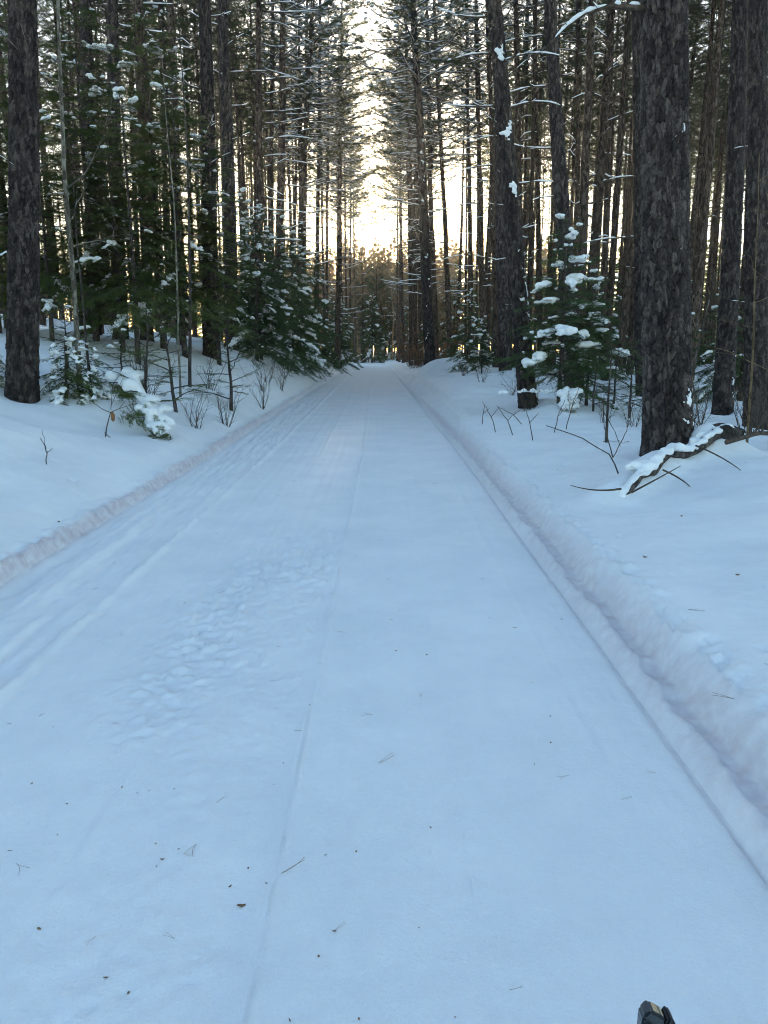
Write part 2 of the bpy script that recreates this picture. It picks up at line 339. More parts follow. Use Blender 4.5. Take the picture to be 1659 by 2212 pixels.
def height(x, y, fine=True):
    x = np.asarray(x, float); y = np.asarray(y, float)
    s = x - drift(y)
    z = wide_h(x, y)
    # cut walls
    rmp = lambda p, q, v: np.clip((v - p) / (q - p), 0, 1)
    near = sstep(30, 8, y)
    jl = 0.05 * fbm(y * 1.1, y * 0 + 3.3, 21, 3) + 0.025 * fbm(y * 7, x * 3, 22, 2) * near
    tl = 0.11 + 0.05 * fbm(y * 0.7, y * 0, 23, 2) * np.exp(-np.maximum(XL - s - 0.1, 0) / 0.3)
    z = z + tl * rmp(-XL - jl, -XL - jl + 0.06, -s) + near * np.exp(-((s - XL + 0.10) / 0.10) ** 2) * (0.05 * fbm(x * 9, y * 9, 29, 2) + 0.03 * fbm(x * 25, y * 22, 28, 2))
    jr = 0.02 * fbm(y * 0.6, y * 0 + 1.7, 31, 2) + 0.006 * fbm(y * 11, y * 0 + 1.7, 38, 2) * near
    je = jr + (0.045 * fbm(y * 4.5, y * 0 + 5, 39, 3)) * near
    lip = 0.075 + 0.04 * fbm(y * 6, y * 0, 32, 3) * near * np.exp(-np.maximum(s - XR - 0.14, 0) / 0.05)
    z = z + lip * rmp(XR + jr, XR + je + 0.06, s)
    z = z - 0.016 * rmp(XR + je + 0.075, XR + je + 0.10, s) * rmp(XR + jr + 0.18, XR + jr + 0.15, s) * near
    shelf = 0.42 * sstep(13, 18, y) * sstep(60, 45, y)
    ju = jr + shelf + (0.05 * fbm(y * 1.4, y * 0 + 7, 33, 3) + 0.05 * fbm(x * 5, y * 6, 37, 3)) * near
    z = z + 0.155 * rmp(XR + jr + shelf + 0.16, XR + ju + 0.28, s) + 0.006 * fbm(s * 30, y * 2.5, 30, 2) * rmp(XR + 0.18, XR + 0.22, s) * rmp(XR + 0.4, XR + 0.36, s) * near
    crumb = np.exp(-((s - XR - ju - 0.33) / 0.08) ** 2) * near
    c1, c2, ci = cells(x * 13 + fbm(x * 9, y * 9, 61, 2), y * 12 + fbm(x * 9, y * 9, 62, 2), 63)
    z = z + 0.65 * crumb * (0.05 * (ci - 0.55) * sstep(0, .25, c2 - c1) + 0.05 * fbm(x * 6, y * 5, 34, 3) + 0.03 * fbm(x * 24, y * 22, 35, 2))
    if fine:
        inp = sstep(XL + 0.05, XL + 0.25, s) * sstep(XR - 0.02, XR - 0.12, s)
        fade = sstep(40, 10, y)
        z = z - 0.022 * np.exp(-((s - XR - jr + 0.010) / 0.014) ** 2)
        # grooming seams: thin raised lines that run along the trail
        for s0, hh, ww, br in ((-1.80, 0.040, 0.030, 0.0), (-0.33, 0.020, 0.013, 0.04), (-0.98, 0.011, 0.013, 0.3), (0.27, 0.008, 0.012, 0.25), (0.86, 0.010, 0.012, 0.25), (-2.35, 0.018, 0.03, 0.2)):
            wob = 0.02 * fbm(y * 0.5, y * 0 + s0 * 7, 41, 2) + 0.006 * fbm(y * 6, y * 0 + s0, 42, 2)
            brk = np.clip(1 + br * 4 * (fbm(y * 0.8, y * 0 + s0 * 3, 43, 2) - 0.15), 0, 1) * (0.75 + fbm(y * 7, x * 0 + s0, 49, 2))
            z = z + hh * np.exp(-np.abs((s - s0 - wob) / ww) ** 1.6) * brk
        # skate grooves left of the big seam
        lz = sstep(-1.78, -1.9, s) * sstep(XL, XL + 0.15, s)
        z = z + lz * (0.05 * fbm((s + 0.02 * y) * 7, y * 0.35, 44, 3) + 0.026 * fbm(s * 22, y * 5, 45, 2)) * fade
        # trampled patch
        pm = sstep(-1.45, -1.0, s) * sstep(-0.34, -0.44, s) * sstep(2.7, 3.3, y) * sstep(8.5, 5.5, y)
        pm2 = sstep(-0.95, -0.72, s + 0.1 * fbm(y * 2, y * 0, 60, 2)) * sstep(-0.36, -0.46, s) * sstep(9, 2.5, y) * (0.3 + 0.6 * sstep(2.2, 3.2, y))
        pm = np.clip(np.maximum(pm, pm2) * np.clip(0.8 + 1.5 * fbm(x * 2.0, y * 1.2, 46, 3), 0, 1.2), 0, 1)
        f1, f2, cid = cells(x * 17 + fbm(x * 9, y * 9, 47, 2), y * 14 + fbm(x * 9, y * 9, 48, 2), 12)
        z = z + 0.85 * pm * (0.018 * (0.5 - np.minimum(f1, 1)) + 0.020 * fbm(x * 12, y * 10, 50, 2) + 0.032 * fbm(x * 30, y * 26, 57, 2) + 0.016 * (cid - 0.5)) * fade
        pm3 = inp * np.clip(3.0 * fbm(x * 0.9, y * 0.6, 52, 3) - 0.15, 0, 1)
        z = z + inp * (0.005 * fbm(x * 3, y * 1.6, 51, 3) + pm3 * 0.006 * fbm(x * 24, y * 20, 53, 3) + 0.004 * fbm(x * 30, y * 8, 58, 2) + 0.008 * fbm(s * 16, y * 0.12, 59, 2)) * fade
        # small dents, boot marks and clods on the loose bank
        og = (1 - sstep(XL - 0.25, XL - .15, s) * sstep(XR + 0.6, XR + 0.5, s))
        g1, g2, gi = cells(x * 2.6, y * 2.6, 71)
        z = z - og * 0.03 * (gi > 0.86) * sstep(0.16, 0.05, g1) * fade
        z = z + og * 0.010 * fbm(x * 7, y * 7, 54, 3) * fade
    return z
def hz(x, y): return float(height(np.array([x]), np.array([y]), False)[0])

def grow(a, b, d0, r):
    o = [a]; d = d0
    while o[-1] < b: o.append(o[-1] + d); d *= r
    return np.array(o)
fineL = np.arange(-3.35, XL - 1e-6, 0.02); mid = np.linspace(XL, XR, 232); fineR = np.arange(XR + 0.012, 1.95, 0.012)
lft = -grow(3.37, 90, 0.03, 1.045)[::-1]; rgt = grow(1.97, 90, 0.025, 1.04)
cols = np.concatenate([lft, fineL, mid, fineR, rgt])
iL = len(lft) + len(fineL); iR = iL + len(mid) - 1
rows = np.concatenate([np.arange(-14, 1.0, 0.3), np.arange(1.05, 3.6, 0.0155), grow(3.61, 105, 0.022, 1.0068), grow(107, 900, 3, 1.15)])
SS, YY = np.meshgrid(cols, rows); XX = SS + drift(np.minimum(YY, 105))
ZZ = height(XX.ravel(), YY.ravel()).reshape(XX.shape)
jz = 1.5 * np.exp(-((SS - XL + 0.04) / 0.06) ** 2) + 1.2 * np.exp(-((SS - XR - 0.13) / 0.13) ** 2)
WALL_SHADE = np.clip(jz, 0, 1.4) * sstep(40, 14, YY) * 1.1  # mask of the painted shade along both cut walls
def sheet(name, c0, c1):
    X = XX[:, c0:c1 + 1]; n = X.shape[1]; m = X.shape[0]
    V = np.stack([X, YY[:, c0:c1 + 1], ZZ[:, c0:c1 + 1]], -1).reshape(-1, 3)
    i = np.arange(m - 1)[:, None] * n; j = np.arange(n - 1)[None, :]
    F = np.stack([i + j, i + j + 1, i + n + j + 1, i + n + j], -1).reshape(-1, 4)
    o = obj(name, make_mesh(name, V, F, [M['ground']], attrs={'wall_shade': WALL_SHADE[:, c0:c1 + 1].ravel()})); o['kind'] = 'structure'
    return o
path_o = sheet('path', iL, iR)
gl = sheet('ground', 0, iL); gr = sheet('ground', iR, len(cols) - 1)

# ------------------------------------------------------------------ branch prototypes (along +X, length 1)
def branch_proto(k, kind):
    r = np.random.default_rng(100 + k); wood = Geo(); snow = Geo()
    n = 11; t = np.linspace(0, 1, n)
    if kind == 'up': z = 0.10 * t + (0.16 + 0.12 * r.random()) * t ** 2
    elif kind == 'level': z = 0.10 * t - 0.16 * t ** 2
    elif kind == 'droop': z = 0.22 * t - 0.42 * t ** 2.2
    else: z = 0.25 * t
    P = np.stack([t, 0.05 * np.sin(t * 4 + r.random() * 6) * t, z + 0.007 * np.cumsum(r.normal(size=n)) * 0.5], 1); P[0] = (-0.05, 0, 0)
    rad = 0.020 * (1 - t) + 0.0045
    wood.add(*tube(P, rad, 7))
    # snow: broken caps
    cuts = np.sort(r.random(2)) if kind != 'stub' else [0.4, 0.5]
    TT = np.linspace(0, 1, 41); PP = np.stack([np.interp(TT, t, P[:, i]) for i in range(3)], 1); rr = np.interp(TT, t, rad)
    a = 0.04
    for e in list(cuts) + [0.97]:
        b = e - 0.025
        if b - a > 0.08:
            sel = (TT >= a) & (TT <= b); q = PP[sel]; m = len(q); u = np.linspace(0, 1, m)
            env = np.clip(np.minimum(u, 1 - u) * 7, 0.05, 1) ** 0.5
            wv = (rr[sel] * 0.95 + 0.009) * env * (1 + 0.35 * fbm(u * 7, u * 0 + k, 5, 2)); hv = (0.017 + 0.008 * r.random()) * env * (1 + 0.7 * fbm(u * 9, u * 0 + k * 2.2, 6, 2))
            V, T = ribbon(q, wv, hv, 8); V[:, 2] += np.repeat(rr[sel] * 0.7, 8); snow.add(V, T)
        a = e + 0.02
    for j in range(0 if kind == 'stub' else int(r.integers(4, 9))):
        t0 = 0.25 + 0.7 * r.random(); p0 = np.array([np.interp(t0, t, P[:, i]) for i in range(3)])
        sgn = 1 if r.random() < .5 else -1; L = (0.12 + 0.28 * r.random()) * (1.15 - t0)
        d = np.array([0.75, sgn * 0.65, 0.15 * r.normal() + 0.1]); d /= np.linalg.norm(d)
        u = np.linspace(0, 1, 5)[:, None]; Q = p0 + d * L * u + np.array([0, 0, 0.08]) * u ** 2 * L
        wood.add(*tube(Q, np.linspace(0.006, 0.0025, 5), 4))
        if r.random() < .6:
            V, T = ribbon(Q, 0.008 * np.array([.3, 1, 1, .9, .3]), 0.012 * np.array([.3, 1, 1.2, .8, .3]), 6, 0.004); snow.add(V, T)
    return wood.mesh('branch_wood', [M['twig']]), snow.mesh('branch_snow', [M['snow']])
BR = {k: [branch_proto(i * 10 + j, k) for j in range(4)] for i, k in enumerate(('up', 'level', 'droop', 'stub'))}
def add_branch(tree, h, az, L, kind, rad, v=None, snow=True, pitch=0.0, thick=1.0):
    thick = thick * min(1.0, 0.95 / L ** 0.7)
    wv, sv_ = BR[kind][random.randrange(4) if v is None else v % 4]
    a = R(az)
    b = obj('branch', wv, tree, (math.cos(a) * rad * 0.8, math.sin(a) * rad * 0.8, h), (0, -pitch, a), (L, L * thick, L * thick))
    if snow: obj('snow', sv_, b)['kind'] = 'stuff'
    return b

# ------------------------------------------------------------------ pine crowns
def crown_proto(k, Hc=11.0, Rm=2.9, side=None):
    r = np.random.default_rng(300 + k); wood = Geo(); snow = Geo(); tip = []; tdir = []
    wood.add(*tube(np.array([[0, 0, -0.6], [0.02, 0.03, Hc * .5], [0, 0, Hc]]), [0.09, 0.06, 0.012], 6))
    z = 0.0; wh = 0
    while z < Hc - 0.3:
        f = z / Hc; nb = int(r.integers(3, 6)); a0 = r.random() * 6.28
        for j in range(nb):
            az = a0 + j * 6.283 / nb + r.normal() * 0.25
            L = Rm * (1 - f) ** 0.65 * (0.65 + 0.5 * r.random()) * min(1.0, 0.72 + f * 2) + 0.25
            up = 0.10 + 0.55 * f + 0.12 * r.normal(); n = 8; t = np.linspace(0, 1, n)
            P = np.stack([np.cos(az) * L * t, np.sin(az) * L * t, z + r.normal() * 0.1 + L * (up * t + (0.14 + 0.1 * r.random()) * t ** 2.5 - 0.10 * t ** 1.2)], 1)
            P[1:] += r.normal(size=(n - 1, 3)) * 0.02 * L
            wood.add(*tube(P, 0.014 * L ** .8 * (1 - t) + 0.006, 4))
            if r.random() < 0.85:
                V, T = ribbon(P[:6], (0.012 * L ** .7 + 0.010) * np.array([.3, 1, 1, 1, .9, .3]), 0.026 * np.array([.3, 1, 1.2, .9, 1, .3]), 6, 0.022); snow.add(V, T)
            ns = int(5 + L * 6.5)
            for q in range(ns):
                t0 = 0.38 + 0.62 * (q + r.random()) / ns
                p0 = np.array([np.interp(t0, t, P[:, i]) for i in range(3)]); sg = 1 if q % 2 else -1
                da = az + sg * (0.5 + 0.5 * r.random()); l = (0.22 + 0.45 * r.random()) * L * 0.42 * (1.3 - t0 * .6)
                d = np.array([math.cos(da), math.sin(da), 0.25 + 0.35 * r.random()]); Q = p0 + d * l * np.linspace(0, 1, 3)[:, None]
                wood.add(*tube(Q, [0.008, 0.006, 0.004], 3))
                tip += [Q[2], Q[1] * .4 + Q[2] * .6 + r.normal(size=3) * .04]; tdir += [d, d + r.normal(size=3) * 0.5]
            tip.append(P[-1]); tdir.append(P[-1] - P[-2])
        z += 0.42 + 0.45 * r.random(); wh += 1
    tip = np.array(tip); tdir = np.array(tdir); tdir /= np.linalg.norm(tdir, axis=1)[:, None]
    m = 15; nT = len(tip)
    d = r.normal(size=(nT, m, 3)); d /= np.linalg.norm(d, axis=2)[:, :, None]; d = d * 0.85 + tdir[:, None, :] * 0.75; d /= np.linalg.norm(d, axis=2)[:, :, None]
    base = tip[:, None, :] - tdir[:, None, :] * (0.16 * r.random((nT, m, 1))); Ln = 0.11 + 0.06 * r.random((nT, m, 1))
    sd_ = np.cross(d, r.normal(size=(nT, m, 3))); sd_ /= np.linalg.norm(sd_, axis=2)[:, :, None]
    V = np.stack([base - sd_ * 0.0062, base + sd_ * 0.0062, base + d * Ln], 2).reshape(-1, 3)
    wood.add(V, np.arange(len(V)).reshape(-1, 3), 1)
    for i in np.nonzero(r.random(nT) < 0.07)[0]:
        V, T = blob(tip[i] + np.array([0, 0, 0.05]), (0.07 + .06 * r.random(), 0.07 + .05 * r.random(), 0.035), i, 0, 0.3); snow.add(V, T)
    return wood.mesh('pine_crown', [M['twig'], M['pine']]), snow.mesh('crown_snow', [M['snow']])
CROWN = [crown_proto(k) for k in range(5)]

# dead lower branches of the stand's inner pines, joined per trunk
def deadwood_proto(k):
    r = np.random.default_rng(500 + k); g = Geo(); sn = Geo()
    for i in range(46):
        h = 1.6 + 8.4 * r.random(); az = r.random() * 6.28; L = (0.3 + 1.1 * r.random() ** 1.5) * (0.6 + h * .05); t = np.linspace(0, 1, 5)
        P = np.stack([np.cos(az) * (L * t + .08), np.sin(az) * (L * t + .08), h + L * (0.22 * t - (0.3 * r.random()) * t ** 2) + 0.03 * r.normal(size=5)], 1)
        g.add(*tube(P, 0.011 * (1 - t) + 0.004, 4))
        for j in range(3):
            p0 = P[2 + j % 3]; d = np.array([math.cos(az + r.normal()), math.sin(az + r.normal()), 0.3 * r.normal()]) * L * 0.35
            g.add(*tube(np.array([p0, p0 + d * .5, p0 + d + [0, 0, .03]]), [.005, .004, .002], 3))
        if r.random() < .4:
            V, T = ribbon(P[:4], 0.017 * np.array([.3, 1, .9, .3]), 0.028 * np.array([.3, 1.1, .9, .3]), 6, 0.012); sn.add(V, T)
    return g.mesh('dead_branches', [M['twig']]), sn.mesh('dead_branch_snow', [M['snow']])
DEAD = [deadwood_proto(k) for k in range(4)]

# ------------------------------------------------------------------ trunks
def trunk_r(D, h, H):
    return D / 2 * (np.clip(1 - h / (H + 1.0), 0.03, 1) ** 0.75) * (1 + 0.14 * np.exp(-np.maximum(h, 0) / 0.22))
def trunk_hero(D, H, seed, du=0.012, top=None):
    n = int(math.pi * D / du); hs = np.concatenate([np.arange(-0.5, top or H, du * 1.25)])
    if top and top < H: hs = np.concatenate([hs, np.linspace(top + .1, H, 20)])
    th = np.arange(n) * 2 * math.pi / n; TH, HH = np.meshgrid(th, hs)
    per = int(round(math.pi * D / 0.058)); u = TH / (2 * math.pi) * per
    wx = np.cos(TH); wy = np.sin(TH)
    warp = 0.5 * fbm(wx * 2.4 + HH * 2.1, wy * 2.4 + HH * 1.1, seed, 3) + 0.22 * fbm(wx * 9 + HH * 9, wy * 9 + HH * 4, seed + 21, 2); warp2 = 0.8 * fbm(wx * 3 - HH * 1.3, wy * 3 + 9 + HH * 1.0, seed + 3, 3) + 0.35 * fbm(wx * 9 - HH * 6, wy * 9 + HH * 5, seed + 22, 2)
    sz = vnoise(wx * 1.5 + 5, HH * 1.3 + wy * 1.5, seed + 70)
    f1, f2, cid = cells(u + warp, HH * 8.0 + 1.6 * sz + warp2, seed, None)
    seam = sstep(0.03, 0.15, f2 - f1)
    g1, g2, gid = cells(u * 1.9 + warp * 2, HH * 13 + warp2 * 2, seed + 40, None)
    disp = 0.036 * (seam - 0.8) * (0.65 + 1.1 * np.abs(vnoise(wx * 3 + HH * 2, wy * 3 + HH, seed + 50))) + 0.014 * (cid - 0.5) + 0.011 * (gid - 0.5) + 0.012 * sstep(0.03, .14, g2 - g1) + 0.012 * fbm(wx * 11 + HH * 9, wy * 11 + HH * 5, seed + 8, 3)
    rr = trunk_r(D, HH, H); rr = rr * (1 + 0.05 * np.cos(3 * TH + seed) * np.exp(-np.maximum(HH, 0) / .4)) + disp * np.clip(rr / 0.2, 0.2, 1)
    bx = 0.03 * np.sin(HH * 0.5 + seed); by = 0.03 * np.cos(HH * 0.42 + seed)
    V = np.stack([rr * wx + bx - 0.03 * math.sin(seed), rr * wy + by - 0.03 * math.cos(seed), HH], -1).reshape(-1, 3)
    i = np.arange(len(hs) - 1)[:, None] * n; j = np.arange(n)[None, :]; k = (j + 1) % n
    F = np.stack([i + j, i + k, i + n + k, i + n + j], -1).reshape(-1, 4)
    return make_mesh('trunk', V, F, [M['bark_hero']], attrs={'plate': (0.6 * cid + 0.4 * gid).ravel()})
def trunk_far(D, H, seed):
    hs = np.concatenate([[-0.5, 0, 0.12, 0.3, 0.6], np.linspace(1, H, 26)]); r = np.random.default_rng(seed)
    wob = np.cumsum(r.normal(size=(len(hs), 2)) * 0.014, 0); wob -= wob[1]
    V, T = tube(np.column_stack([wob, hs]), trunk_r(D, hs, H) * (1 + .04 * r.normal(size=len(hs))), 12)
    return make_mesh('trunk', V, T, [M['bark']])
TRK = [trunk_far(0.36, 21, k) for k in range(6)]

def lean_rot(lx, ly, spin):
    d = Vector((lx, ly, 1)).normalized()
    return (Vector((0, 0, 1)).rotation_difference(d) @ Quaternion((0, 0, 1), spin)).to_euler()

def pine(x, y, D, H, lean, label, group=None, hero=0, crown0=12.5, seed=0, branches=(), auto=None, crown_scale=1.0, dead=True, snowy=True):
    z = hz(x, y)
    t = thing('pine_tree', label, 'tree', (x, y, z - 0.03), group)
    t.rotation_euler = lean_rot(lean, 0, 0)
    if hero: obj('trunk', trunk_hero(D, H, seed + 11, du=hero, top=min(H, 0.5 * y + 2)), t)
    else:
        tr = obj('trunk', TRK[seed % 6], t, (0, 0, 0), (0, 0, seed * 1.3)); tr.scale = (D / .36, D / .36, H / 21)
    cm, cs = CROWN[seed % 5]; sc = crown_scale * (H - crown0) / 11.0
    rot = (0, 0, seed * 2.1)
    obj('crown', cm, t, (0, 0, crown0), rot, (sc * 1.0, sc * 1.0, (H - crown0) / 11.0)); 
    if snowy: obj('crown_snow', cs, t, (0, 0, crown0), rot, (sc, sc, (H - crown0) / 11.0))['kind'] = 'stuff'
    if dead:
        dm, ds = DEAD[seed % 4]; k = crown0 / 10.0
        o = obj('dead_branches', dm, t, (0, 0, 0), (0, 0, seed * 0.9), (1, 1, k)); o['kind'] = 'stuff'
        if snowy and y < 40: o = obj('branch_snow', ds, t, (0, 0, 0), (0, 0, seed * 0.9), (1, 1, k)); o['kind'] = 'stuff'
    rad = lambda h: float(trunk_r(D, np.array([h]), H)[0])
    for (h, az, L, kind, *rest) in branches:
        add_branch(t, h, az, L, kind, rad(h), rest[0] if rest else None, thick=rest[1] if len(rest) > 1 else 1.0)
    if auto:
        h0, h1, n, azc, azw, l0, l1, kinds = auto
        rr = random.Random(seed * 7 + 1)
        for i in range(n):
            h = h0 + (h1 - h0) * (i + rr.random()) / n
            add_branch(t, h, rr.gauss(azc, azw), rr.uniform(l0, l1), rr.choice(kinds), rad(h), rr.randrange(4))
    return t

# ---- the pines one can tell apart
E_R = dict(); 
def P(*a, **k): return pine(*a, **k)
P(-5.62, 12.03, .43, 20, .094, 'thick pine trunk at the far left edge beside the snow-covered shrub', hero=.010, seed=1, dead=False, branches=[(3.4, -100, .35, 'stub')])
P(-8.35, 22.7, .40, 20, .060, 'thick pine with a long snowy branch near its top, behind slim grey sapling', hero=.022, seed=2, dead=False,
  branches=[(8.55, -12, 2.5, 'level', 1, .8), (7.5, 2, .85, 'level', 2), (7.6, 200, .7, 'level'), (5.3, 150, .6, 'stub')])
P(-7.19, 21.55, .36, 20, .050, 'pine trunk rising behind dark hemlocks, second right of slim grey sapling', hero=.022, seed=3)
P(-6.58, 21.89, .36, 19, .038, 'pine trunk whose base shows between slender hemlock stems on left bank', seed=4)
P(-6.87, 26.33, .34, 20, .038, 'pine trunk behind hemlock tops with snow tuft left of it', seed=5)
P(-4.75, 21.59, .42, 20, .021, 'thick pine standing bare-based on the left bank, dark hemlocks beside it', hero=.022, seed=6, dead=False,
  auto=(5, 9, 7, -20, 80, .5, 1.1, ['up', 'level', 'stub']))
P(-4.94, 25.47, .42, 20, .015, 'thick pine behind left bank with steep snowy branch stubs high up', hero=.024, seed=7, dead=False,
  auto=(6, 11, 9, -10, 70, .6, 1.4, ['up', 'up', 'level', 'stub']))
P(-4.50, 28.81, .34, 19, .030, 'straight pine with many snow-topped branches reaching right over spruces', seed=8, dead=False,
  auto=(4, 13, 18, 5, 35, 1.0, 2.6, ['up', 'up', 'droop', 'level']))
P(-4.59, 33.88, .44, 20, .043, 'stout pine rising out of snowy spruces, right of the branchy straight pine', seed=9, dead=False, auto=(4, 14, 16, 0, 50, .9, 2.2, ['up', 'level', 'up']))
P(-5.52, 38.41, .34, 19, .038, 'pine trunk close behind the stout pine over the snowy spruces', seed=10)
P(-4.81, 41.67, .32, 20, .075, 'thin pine leaning right across its neighbours toward the trail gap', seed=11, dead=False, crown0=10.5, crown_scale=1.3, auto=(5, 17, 30, 0, 60, 1.2, 2.8, ['up', 'up', 'level']))
P(-4.67, 43.52, .36, 20, .019, 'upright pine crossed by the thin leaning pine', seed=12, crown0=10.5, crown_scale=1.3, auto=(5, 16, 24, 0, 50, 1.2, 2.6, ['up', 'up', 'level']))
P(-3.6, 59.17, .46, 26, .030, 'pine at the trail edge nearest the bright gap, on left side', seed=13, crown0=14, crown_scale=1.4, auto=(3, 15, 20, 0, 45, 1.2, 2.8, ['up', 'level', 'level']))
for i, (x, y, D, l) in enumerate([(-3.9, 72, .3, .0), (-4.0, 84, .3, .0), (-4.9, 86, .28, 0), (-4.0, 91, .3, .017), (-4.8, 66, .3, .02), (-4.4, 51, .34, .03), (-5.6, 55, .32, .03), (-4.6, 78, .26, .01), (-3.6, 97, .3, 0), (-5.6, 74, .28, 0)]):
    P(x, y, D, 27, l, 'slim distant pine left of the bright gap at the trail end', 'slim pines left of the trail gap', seed=20 + i, crown0=14.5, crown_scale=1.05, auto=(5, 15, 5, 0, 70, 1.0, 2.2, ['up', 'level']))
P(2.19, 36.87, .50, 22, -.060, 'tall branchy pine by the trail, its base on a snow mound', hero=.03, seed=30, dead=False, crown0=11.5, crown_scale=1.25,
  auto=(3.5, 16, 46, 180, 75, .8, 2.6, ['up', 'level', 'up', 'droop']))
P(4.03, 46.81, .36, 23, -.066, 'slimmer pine leaning left just behind the tall branchy trailside pine', seed=31, crown0=12, crown_scale=1.3, auto=(4, 17, 34, 180, 90, 1.0, 2.4, ['up', 'level']))
P(3.3, 48.5, .36, 23, -.045, 'pine half hidden behind the tall branchy trailside pine', seed=32, crown0=12, crown_scale=1.35, auto=(4, 16, 28, 180, 70, 1.0, 2.4, ['up', 'level']))
P(4.98, 44.19, .34, 20, -.042, 'thin pine midway between the branchy trailside pine and leaning bare pine', seed=33, auto=(4, 14, 16, 180, 70, .8, 2.0, ['up', 'level']))
P(5.00, 38.28, .36, 20, -.052, 'pine left of the leaning bare pine, snowy branches to its left', seed=34, auto=(4, 14, 18, 180, 50, .8, 2.2, ['level', 'up', 'droop']))
P(4.41, 28.34, .42, 20, -.054, 'straight pine whose base touches snow just left of leaning bare pine', seed=35, hero=.026, dead=False, auto=(3, 12, 14, 190, 70, .6, 1.7, ['level', 'up', 'stub']))
P(5.17, 36.02, .34, 20, -.058, 'narrow pine close on the left of the straight right-bank pine', seed=36, auto=(4, 13, 8, 180, 60, .6, 1.8, ['level', 'up']))
P(3.30, 17.62, .40, 20, -.131, 'leaning bare pine with snow clots up its trunk on right bank', hero=.016, seed=37, dead=False,
  branches=[(7.2, -20, 1.25, 'droop', 0), (6.3, -12, 1.2, 'droop', 1), (7.4, 185, 1.0, 'level', 2), (5.8, 180, .55, 'level', 3), (4.8, 10, .95, 'level', 1), (8.1, 175, 1.1, 'up', 0), (4.4, 186, .4, 'stub'), (3.2, 10, .3, 'stub'), (3.3, 175, .5, 'level'), (6.4, 170, 1.1, 'up', 3), (2.3, 190, .2, 'stub')])
P(5.61, 32.07, .38, 20, -.053, 'pine visible just right of the leaning bare pine, in second row', seed=38, auto=(4, 12, 8, 180, 60, .6, 1.6, ['level', 'up']))
P(7.30, 36.18, .30, 19, -.061, 'thin dark pine between leaning bare pine and thick pine behind fir', seed=39)
P(5.29, 21.74, .44, 20, -.106, 'thick pine rising behind the snow-loaded fir on the right', hero=.02, seed=40, dead=False,
  branches=[(9.2, 178, 1.25, 'level', 0, .8), (8.0, 182, 1.2, 'level', 1), (6.5, 176, 1.3, 'up', 2), (5.3, 180, .7, 'level'), (9.4, 20, .8, 'up'), (7.0, -50, .4, 'stub'), (4.3, 200, .5, 'level'), (8.6, -100, .3, 'stub')])
P(8.31, 33.77, .30, 19, -.05, 'thin pine right of the thick pine behind the fir', seed=41)
P(6.90, 26.73, .38, 20, .015, 'pine tilting slightly right, between fir and largest trunk', seed=42, auto=(5, 11, 8, 10, 120, .4, 1.2, ['level', 'stub']))
P(7.21, 21.53, .36, 20, -.091, 'pine standing tight against the left side of the largest trunk', hero=.022, seed=43, dead=False, branches=[(5.9, 185, .9, 'level', 2), (4.4, 178, 1.5, 'level', 3), (3.6, 182, .3, 'stub')])
P(3.26, 8.76, .50, 21, -.095, 'largest pine trunk with furrowed bark and snowy roots on right', hero=.0075, seed=44, dead=False,
  branches=[(4.62, 180, 1.0, 'droop', 0, 1.4), (3.3, -80, .12, 'stub'), (2.2, -70, .1, 'stub')])
P(8.06, 18.39, .44, 20, -.050, 'thick pine with snow-streaked base right of the largest trunk', hero=.02, seed=45, dead=False, branches=[(5.3, 10, .4, 'level'), (3.6, 10, .3, 'stub'), (4.5, 180, .3, 'stub')])
P(12.44, 27.46, .36, 20, -.04, 'pine trunk showing between two thick pines at far right', seed=46)
P(7.64, 15.86, .42, 20, -.085, 'thick pine near right edge behind tan sapling stems', hero=.018, seed=47, dead=False, branches=[(2.6, 175, .35, 'stub'), (5.5, 190, .4, 'level')])
P(8.39, 16.4, .40, 20, -.08, 'pine cut off by the right picture edge', hero=.022, seed=48, dead=False)
for i, (x, y, D, l) in enumerate([(2.2, 63.9, .34, -.024), (2.9, 62, .34, -.03), (1.8, 74, .3, -.02), (3.6, 57, .32, -.03), (2.3, 55, .34, -.04), (4.0, 68, .3, -.02), (1.6, 82, .28, 0), (1.5, 90, .28, 0), (2.6, 79, .26, -.01), (3.0, 72, .28, -.02), (3.4, 86, .28, 0)]):
    P(x, y, D, 27, l, 'slim distant pine right of the bright gap at the trail end', 'slim pines right of the trail gap', seed=60 + i, crown0=14.5, crown_scale=1.05, auto=(5, 15, 5, 180, 70, 1.0, 2.2, ['up', 'level']))

# ---- the stand behind, tree by tree
placed = [(o.location.x, o.location.y) for o in C.objects if o.name.startswith('pine_tree')]
rr = random.Random(5)
def stand(x0, x1, y0, y1, n, label, group, xmin, crown=8.5, hh=(19, 23)):
    k = 0; tries = 0
    while k < n and tries < 6000:
        tries += 1
        x = rr.uniform(x0, x1); y = rr.uniform(y0, y1)
        if abs(x) > 0.56 * y + 2.5 or not xmin(x, y): continue
        if any((x - a) ** 2 + (y - b) ** 2 < 1.7 ** 2 for a, b in placed): continue
        placed.append((x, y)); k += 1
        pine(x, y, rr.uniform(.17, .33), rr.uniform(*hh), rr.gauss(0, .018), label, group, seed=rr.randrange(100), crown0=crown + rr.uniform(-1, 1.5), snowy=False)
stand(4.5, 32, 22, 66, 128, 'one of the many thin pines crowding the stand right of the trail', 'background pines right of the trail', lambda x, y: x > 5.5 + 0.0 * y, 13.0)
stand(-30, -5, 25, 66, 104, 'one of the many thin pines crowding the stand left of the trail', 'background pines left of the trail', lambda x, y: x < -6, 13.0)
stand(-6, 5, 98, 135, 30, 'small far pine closing the view where the trail bends', 'far pines beyond the trail bend', lambda x, y: True, 3, (11, 14.5))

